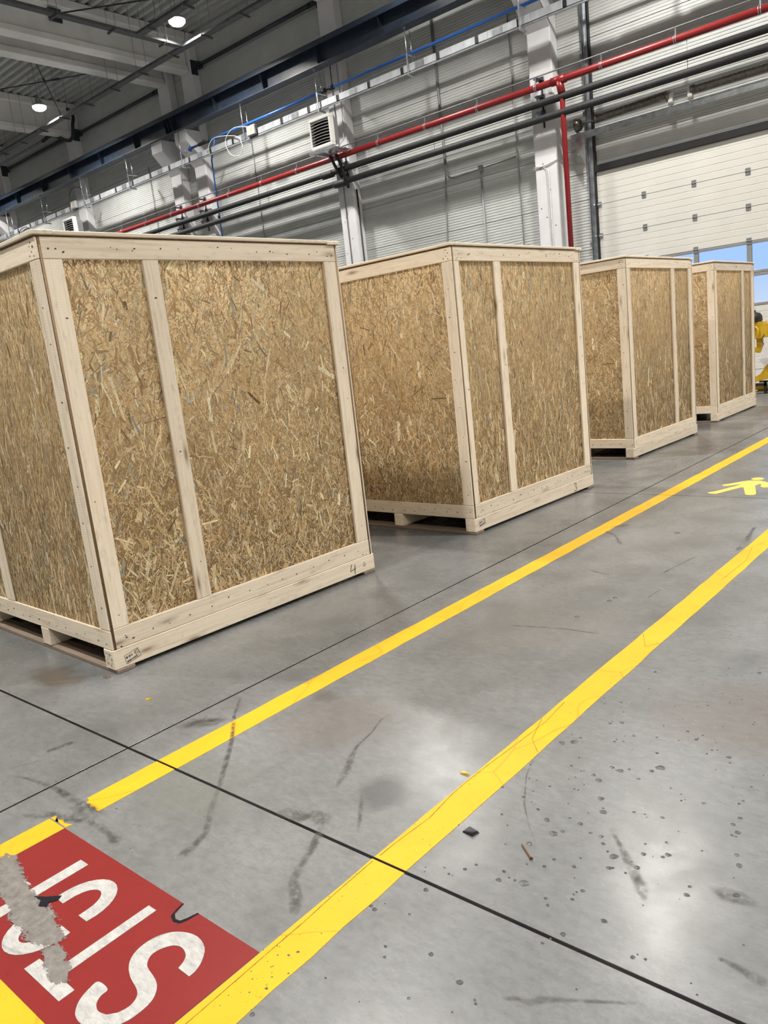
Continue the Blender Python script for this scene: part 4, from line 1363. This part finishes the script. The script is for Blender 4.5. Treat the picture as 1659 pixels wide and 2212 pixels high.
def patch(name, rings, mat, parent, z):
    """soft-edged stain: centre line of (x, y, half width); 'edge' runs 1 in the middle to 0 at the rim"""
    vs = []; ed = []; fs = []
    n = len(rings)
    prev = None
    for i, (x, y, hw) in enumerate(rings):
        a = rings[max(0, i - 1)]; b = rings[min(n - 1, i + 1)]
        t = Vector((b[0] - a[0], b[1] - a[1])); t.normalize()
        nx, ny = -t.y, t.x
        endf = 0.0 if i in (0, n - 1) else 1.0
        for k, e in ((-1, 0), (-0.5, 0.7), (0, 1), (0.5, 0.7), (1, 0)):
            vs.append((x + nx * hw * k, y + ny * hw * k, z)); ed.append(e * endf)
    for i in range(n - 1):
        for k in range(4):
            a = i * 5 + k
            fs.append((a, a + 1, a + 6, a + 5))
    me = bpy.data.meshes.new(name)
    me.from_pydata(vs, [], fs)
    at = me.attributes.new('edge', 'FLOAT', 'POINT')
    at.data.foreach_set('value', ed)
    me.materials.append(mat)
    return link(name, me, parent)
# paint worn away over P, O and T
patch('worn_patch', [(-2.44, 0.80, 0.05), (-2.40, 0.765, 0.045), (-2.33, 0.745, 0.05), (-2.25, 0.725, 0.05), (-2.17, 0.715, 0.045), (-2.12, 0.70, 0.06), (-2.05, 0.70, 0.058), (-1.99, 0.685, 0.055), (-1.93, 0.69, 0.035), (-1.90, 0.69, 0.02)],
      WORN, None, 0.0024).name = 'worn_patch'
wp = bpy.data.objects['worn_patch']; wp.parent = sign; wp.location = (1.92, -0.76, 0)
wp2 = patch('worn_patch', [(-1.945, 0.665, 0.01), (-1.90, 0.665, 0.03), (-1.855, 0.655, 0.035), (-1.82, 0.645, 0.035), (-1.79, 0.635, 0.028), (-1.75, 0.63, 0.01)], WORN, sign, 0.0026)
wp2.location = (1.92, -0.76, 0)
bs_ = plate('black_scrape', sp([(-2.155, 0.742), (-2.12, 0.762), (-2.085, 0.790), (-2.075, 0.776), (-2.09, 0.752), (-2.075, 0.742), (-2.10, 0.728), (-2.12, 0.745)]), INK, sign, 0.0027, 0.0004)
nb = plate('black_scrape', sp([(-1.752, 0.966), (-1.748, 0.967), (-1.738, 0.930), (-1.716, 0.918), (-1.700, 0.921), (-1.692, 0.938), (-1.684, 0.966), (-1.678, 0.966), (-1.684, 0.932), (-1.692, 0.914), (-1.714, 0.908), (-1.738, 0.918), (-1.748, 0.945)]), INK, sign, 0.0011, 0.0004)

man = empty('painted_pedestrian_symbol', (-1.97, 6.75, 0))
tag(man, 'yellow painted walking-person symbol between the yellow lines, right edge', 'floor sign')
mp = lambda L: [(x + 1.97, y - 6.75) for x, y in L]
plate('figure', mp([(-2.164, 6.415), (-2.160, 6.385), (-2.141, 6.374), (-2.105, 6.366), (-2.087, 6.373), (-2.027, 6.534), (-1.980, 6.645), (-1.959, 6.643), (-1.882, 6.414), (-1.868, 6.375), (-1.845, 6.360), (-1.812, 6.364), (-1.800, 6.385), (-1.803, 6.427),
                    (-1.895, 6.73), (-1.880, 6.800), (-1.859, 6.776), (-1.842, 6.690), (-1.815, 6.664), (-1.770, 6.672), (-1.740, 6.70), (-1.744, 6.74), (-1.785, 6.76), (-1.820, 6.855), (-1.915, 6.942), (-2.007, 6.932), (-2.052, 6.869), (-2.151, 6.731), (-2.148, 6.698), (-2.122, 6.684), (-2.095, 6.695),
                    (-2.015, 6.790), (-2.030, 6.708), (-2.12, 6.475)]), YELLOW2, man)
plate('head', mp(arc(-1.955, 7.018, 0.050, 0.054, 0, 342, 18)), YELLOW2, man)

# ---- scuffs, oil drips and litter
def scuffs(lst):
    for i, L in enumerate(lst):
        patch('rubber_scuff', L, SCUFF, floor, 0.0016)
scuffs([
    [(-3.005, 1.014, 0.006), (-2.866, 1.053, 0.009), (-2.702, 1.076, 0.014), (-2.55, 1.072, 0.022), (-2.485, 1.075, 0.02), (-2.433, 1.083, 0.016), (-2.347, 1.084, 0.01)],
    [(-2.63, 0.925, 0.006), (-2.604, 0.936, 0.014), (-2.544, 0.961, 0.014), (-2.51, 0.975, 0.006)],
    [(-2.58, 0.972, 0.006), (-2.543, 0.984, 0.018), (-2.459, 1, 0.022), (-2.381, 1.03, 0.014), (-2.308, 1.037, 0.018), (-2.247, 1.032, 0.014), (-2.189, 1.021, 0.024), (-2.16, 1.005, 0.008)],
    [(-2.55, 1.03, 0.02), (-2.46, 1.05, 0.05), (-2.4, 1.045, 0.05), (-2.34, 1.03, 0.02)],
    [(-2.67, 1.92, 0.006), (-2.642, 1.889, 0.01), (-2.557, 1.793, 0.01), (-2.377, 1.635, 0.012), (-2.271, 1.524, 0.014), (-2.151, 1.4, 0.012), (-2.058, 1.293, 0.014), (-1.971, 1.208, 0.014), (-1.944, 1.137, 0.02), (-1.936, 1.095, 0.024), (-1.93, 1.07, 0.01)],
    [(-2.7, 1.6, 0.01), (-2.673, 1.631, 0.045), (-2.62, 1.68, 0.05), (-2.573, 1.718, 0.04), (-2.54, 1.75, 0.01)],
    [(-3, 1.19, 0.01), (-2.998, 1.204, 0.02), (-2.983, 1.288, 0.02), (-2.97, 1.3, 0.01)],
    [(-3.02, 1.02, 0.004), (-2.966, 1.127, 0.01), (-2.93, 1.2, 0.005)],
    [(-1.961, 2.108, 0.005), (-1.971, 2.056, 0.006), (-1.936, 1.965, 0.006), (-1.912, 1.852, 0.008), (-1.882, 1.789, 0.015), (-1.821, 1.694, 0.02), (-1.799, 1.635, 0.012), (-1.78, 1.6, 0.006)],
    [(-1.69, 1.63, 0.004), (-1.658, 1.593, 0.008), (-1.609, 1.533, 0.01), (-1.568, 1.481, 0.008), (-1.55, 1.46, 0.004)],
    [(-1.69, 1.45, 0.006), (-1.648, 1.392, 0.018), (-1.61, 1.313, 0.016), (-1.588, 1.253, 0.016), (-1.559, 1.201, 0.018), (-1.491, 1.145, 0.022), (-1.462, 1.113, 0.016), (-1.45, 1.1, 0.008)],
    [(-0.93, 1.87, 0.004), (-0.92, 1.852, 0.01), (-0.882, 1.81, 0.008), (-0.845, 1.767, 0.014), (-0.796, 1.714, 0.018), (-0.756, 1.668, 0.022), (-0.738, 1.638, 0.012), (-0.73, 1.62, 0.004)],
    [(-0.53, 1.54, 0.004), (-0.52, 1.538, 0.008), (-0.479, 1.533, 0.012), (-0.43, 1.519, 0.02), (-0.42, 1.51, 0.006)],
    [(-0.87, 1.18, 0.004), (-0.854, 1.186, 0.008), (-0.837, 1.197, 0.008), (-0.812, 1.201, 0.012), (-0.794, 1.223, 0.014), (-0.768, 1.238, 0.009), (-0.729, 1.262, 0.006), (-0.629, 1.321, 0.005), (-0.6, 1.33, 0.003)],
    [(-1.31, 2.1, 0.002), (-1.303, 2.069, 0.004), (-1.276, 1.982, 0.003), (-1.201, 1.84, 0.004), (-1.123, 1.739, 0.003), (-1.061, 1.674, 0.002)],
    [(-2.42, 5.03, 0.005), (-2.404, 5.013, 0.012), (-2.303, 4.941, 0.012), (-2.214, 4.794, 0.014), (-2.175, 4.743, 0.018), (-2.16, 4.72, 0.006)],
    [(-2.43, 5.12, 0.01), (-2.416, 5.141, 0.03), (-2.349, 5.229, 0.03), (-2.33, 5.25, 0.01)],
    [(-2.1, 4.13, 0.004), (-2.088, 4.128, 0.008), (-1.97, 4.096, 0.008), (-1.95, 4.09, 0.004)],
    [(-1.61, 3.77, 0.003), (-1.602, 3.788, 0.006), (-1.595, 3.929, 0.007), (-1.59, 3.95, 0.003)],
    [(-1.52, 5.38, 0.006), (-1.519, 5.359, 0.014), (-1.493, 5.162, 0.018), (-1.465, 4.97, 0.03), (-1.458, 4.82, 0.02), (-1.45, 4.78, 0.006)],
    [(-1.7, 4.2, 0.004), (-1.689, 4.227, 0.008), (-1.643, 4.546, 0.008), (-1.63, 4.6, 0.004)],
    [(-2.05, 3.15, 0.003), (-2.032, 3.153, 0.006), (-1.787, 3.213, 0.006), (-1.62, 3.219, 0.004), (-1.6, 3.22, 0.002)],
    [(-1.86, 1.4, 0.01), (-1.836, 1.412, 0.03), (-1.759, 1.425, 0.035), (-1.738, 1.456, 0.03), (-1.686, 1.445, 0.04), (-1.66, 1.44, 0.01)],
    [(-0.62, 1.76, 0.01), (-0.58, 1.75, 0.03), (-0.545, 1.755, 0.03), (-0.5, 1.75, 0.01)],
])
def blot(mb, x, y, r, rr, z=0.0024):
    n = 9
    ring = []
    for k in range(n):
        a = 2 * math.pi * k / n
        q = r * rr.uniform(0.75, 1.15)
        ring.append((x + q * math.cos(a) * rr.uniform(0.9, 1.2), y + q * math.sin(a) * 0.9))
    mb.add([(x, y, z)] + [(a, b, z * 0.3) for a, b in ring], [(0, 1 + k, 1 + (k + 1) % n) for k in range(n)])
rr = random.Random(12)
drips = MB()
for x, y, r in ((-1.061, 2.162, .008), (-1.03, 2.155, .012), (-0.928, 2.235, .015), (-1.092, 2.09, .008), (-1.064, 2.072, .011), (-1.014, 1.981, .011), (-0.979, 1.92, .011), (-1.052, 1.753, .013), (-1.101, 1.801, .009), (-0.867, 1.747, .013),
                (-0.805, 1.796, .008), (-0.858, 1.696, .007), (-0.933, 1.81, .007), (-1.017, 1.525, .014), (-1.15, 1.835, .006), (-0.627, 2.016, .008), (-0.555, 1.761, .008), (-0.582, 1.878, .009), (-0.846, 1.417, .007), (-0.876, 1.579, .006),
                (-0.757, 1.811, .006), (-0.601, 1.918, .007), (-0.648, 2.046, .007), (-0.903, 1.965, .005), (-1.276, 2.228, .012), (-1.243, 2.252, .013), (-1.761, 3.671, .014), (-1.755, 3.722, .014), (-1.806, 3.39, .014), (-1.933, 5.107, .02),
                (-1.35, 1.02, .006), (-1.362, 1.0, .005), (-1.385, 0.985, .004), (-1.33, 0.90, .006), (-1.345, 0.93, .004), (-1.37, 0.95, .003), (-1.355, 0.87, .004), (-1.38, 0.90, .003), (-1.32, 0.96, .004)):
    blot(drips, x, y, r, rr)
for i in range(260):
    x = rr.gauss(-0.95, 0.36); y = rr.gauss(2.0, 0.62)
    if -1.31 < x < -0.25 and 0.6 < y < 3.6:
        blot(drips, x, y, min(0.008, rr.lognormvariate(-5.6, 0.45)), rr)
for i in range(110):
    x = rr.uniform(-1.43, -1.31); y = rr.choice([rr.uniform(0.6, 1.35), rr.uniform(1.5, 3.4)])
    blot(drips, x, y, min(0.0035, rr.lognormvariate(-6.2, 0.4)), rr, 0.0022)
for i in range(60):
    x = rr.uniform(-3.2, -1.5); y = rr.uniform(1.0, 4.5)
    blot(drips, x, y, min(0.004, rr.lognormvariate(-6.0, 0.35)), rr, 0.0018)
dr = drips.build('oil_drips', OIL, floor); dr['kind'] = 'stuff'

scr = empty('rusty_screw', (-1.076, 1.640, 0.0035), math.radians(-128))
tag(scr, 'rusty screw lying on the bare floor right of the right yellow line', 'screw')
MB().tube([(0, -0.035, 0), (0, -0.028, 0), (0, 0.026, 0), (0, 0.033, 0)], [0.001, 0.0026, 0.0026, 0.003], 8).build('shank', RUST, scr)
MB().tube([(0, 0.033, 0), (0, 0.036, 0)], [0.003, 0.0058], 10).build('head', RUST, scr)
bc = MB().add([(-0.022, -0.012, 0), (0.016, -0.016, 0), (0.024, 0.010, 0.0), (-0.012, 0.016, 0), (-0.020, -0.010, 0.004), (0.014, -0.013, 0.011), (0.020, 0.009, 0.006), (-0.012, 0.013, 0.009)],
              [(0, 3, 2, 1), (4, 5, 6, 7), (0, 1, 5, 4), (1, 2, 6, 5), (2, 3, 7, 6), (3, 0, 4, 7)]).build('rubber_scrap', RUBBER, None, (-1.26, 1.635, 0.0))
tag(bc, 'small black rubber scrap on the floor just right of the right yellow line', 'scrap')
yc = MB().add([(-0.016, -0.006, 0), (0.014, -0.004, 0), (0.018, 0.006, 0), (-0.010, 0.007, 0), (-0.014, -0.005, 0.004), (0.012, -0.003, 0.008), (0.016, 0.005, 0.003), (-0.010, 0.006, 0.007)],
              [(0, 3, 2, 1), (4, 5, 6, 7), (0, 1, 5, 4), (1, 2, 6, 5), (2, 3, 7, 6), (3, 0, 4, 7)]).build('paint_chip', MACHY, None, (-1.457, 1.89, 0.0))
tag(yc, 'curled yellow paint chip on the floor touching the right yellow line', 'paint chip')
yc2 = link('paint_chip', yc.data, None, (-3.05, 1.70, 0.0), (0, 0, 1.2))
tag(yc2, 'tiny yellow paint chip on the grey floor in front of the nearest crate', 'paint chip')
bk = MB().add([(-0.03, -0.008, 0), (0.02, -0.012, 0), (0.012, 0.02, 0.0), (-0.026, -0.006, 0.004), (0.012, -0.004, 0.022)], [(0, 2, 1), (0, 1, 4, 3), (1, 2, 4), (2, 0, 3), (2, 3, 4)]).build('bark_splinter', OLDWOOD, None, (-3.49, 1.745, 0.0))
tag(bk, 'dark wood splinter on the floor at the near corner of the nearest crate', 'splinter')

# ================================================================== YELLOW MACHINE BEYOND THE LAST CRATE
mc = empty('yellow_lifting_machine', (-3.75, 14.6, 0))
tag(mc, 'yellow industrial lifting machine with black motor, behind the furthest crate', 'machine')
def xz_prism(name, pts, y0, y1, mat, parent):
    mb = MB(); n = len(pts)
    vs = [(a, y0, b) for a, b in pts] + [(a, y1, b) for a, b in pts]
    mb.add(vs, [tuple(range(n)), tuple(range(n, 2 * n))[::-1]] + [(i, n + i, n + (i + 1) % n, (i + 1) % n) for i in range(n)])
    return mb.build(name, mat, parent)
q_ = lambda L: [(x + 3.75, z) for x, z in L]
xz_prism('head_block', q_([(-4.30, 1.10), (-4.30, 1.22), (-3.91, 1.22), (-3.91, 1.16), (-3.60, 1.22), (-3.40, 1.22), (-3.40, 0.98), (-3.88, 0.96), (-3.96, 0.94), (-4.30, 0.98)]), -0.10, 0.14, MACHY, mc)
xz_prism('mast', q_([(-4.045, 0.70), (-4.045, 0.99), (-3.965, 0.99), (-3.965, 0.70)]), -0.02, 0.10, MACHY, mc)
xz_prism('cross_bar', q_([(-4.30, 0.71), (-4.30, 0.79), (-3.955, 0.79), (-3.96, 0.71)]), -0.05, 0.12, MACHY, mc)
xz_prism('curved_leg', q_([(-4.30, 0.20), (-4.30, 0.27), (-4.05, 0.30), (-3.98, 0.34), (-3.93, 0.41), (-3.89, 0.52), (-3.60, 0.56), (-3.60, 0.26), (-3.87, 0.245), (-4.08, 0.20)]), -0.06, 0.14, MACHY, mc)
MB().tube([(-0.45, -0.12, 1.13), (-0.27, -0.14, 1.14), (-0.235, -0.15, 1.10), (-0.235, -0.15, 1.00), (-0.27, -0.14, 0.955), (-0.45, -0.12, 0.94)], 0.017, 8).build('handle', MACHY, mc)
mt_ = MB()
prof = [(0.19, 0), (0.20, 0.03), (0.19, 0.10), (0.16, 0.145), (0.10, 0.165), (0.0, 0.17)]
mt_.lathe(prof, 18, (-0.40, 0.0, 1.221))
for a in (-0.46, -0.38, -0.33):
    mt_.box(a, a + 0.02, -0.02, 0.02, 1.38, 1.42)
mt_.build('black_motor_cover', RUBBER, mc)
MB().box(-0.35, 0.6, -0.05, 0.10, 0.08, 0.145).cbox(-0.60, 0.6, 0.10, 0.30, 0.02, 0.145, 0.01).build('base_frame', MACHY, mc)
MB().box(-0.60, -0.12, -0.10, -0.06, 0.135, 0.185).box(-0.165, -0.125, -0.10, -0.05, 0.0, 0.22).box(-0.24, -0.05, -0.10, -0.06, 0.195, 0.225).build('black_support', RUBBER, mc)
MB().tube([(-0.07, 0.0, 0.09), (0.05, 0.0, 0.09)], 0.085, 14).build('wheel', RUBBER, mc)
tg = MB().add([(-0.23, -0.16, 0.60), (-0.13, -0.15, 0.46), (0.02, -0.17, 0.62), (-0.14, -0.16, 0.84), (-0.23, -0.155, 0.60), (-0.13, -0.145, 0.46), (0.02, -0.165, 0.62), (-0.14, -0.155, 0.84)],
              [(0, 1, 2, 3), (7, 6, 5, 4), (0, 4, 5, 1), (1, 5, 6, 2), (2, 6, 7, 3), (3, 7, 4, 0)]).build('paper_tag', PAPER, mc)
cable('thin_cable', [(-0.14, -0.16, 0.84), (-0.19, -0.12, 0.92), (-0.15, -0.1, 1.0), (-0.2, -0.05, 1.05)], 0.006, RUBBER, mc)
pl = empty('wooden_pallet', (-4.40, 13.85, 0))
tag(pl, 'low yellowish wooden pallet on the floor behind the furthest crate', 'pallet')
for i in range(4):
    board('deck_board', pl, -0.40, 0.40, 0.02 + i * 0.15, 0.14 + i * 0.15, 0.062, 0.082, RAWWOOD)
for xx in (-0.39, -0.05, 0.30):
    board('bearer', pl, xx, xx + 0.09, 0.02, 0.59, 0.0, 0.0615, RAWWOOD)
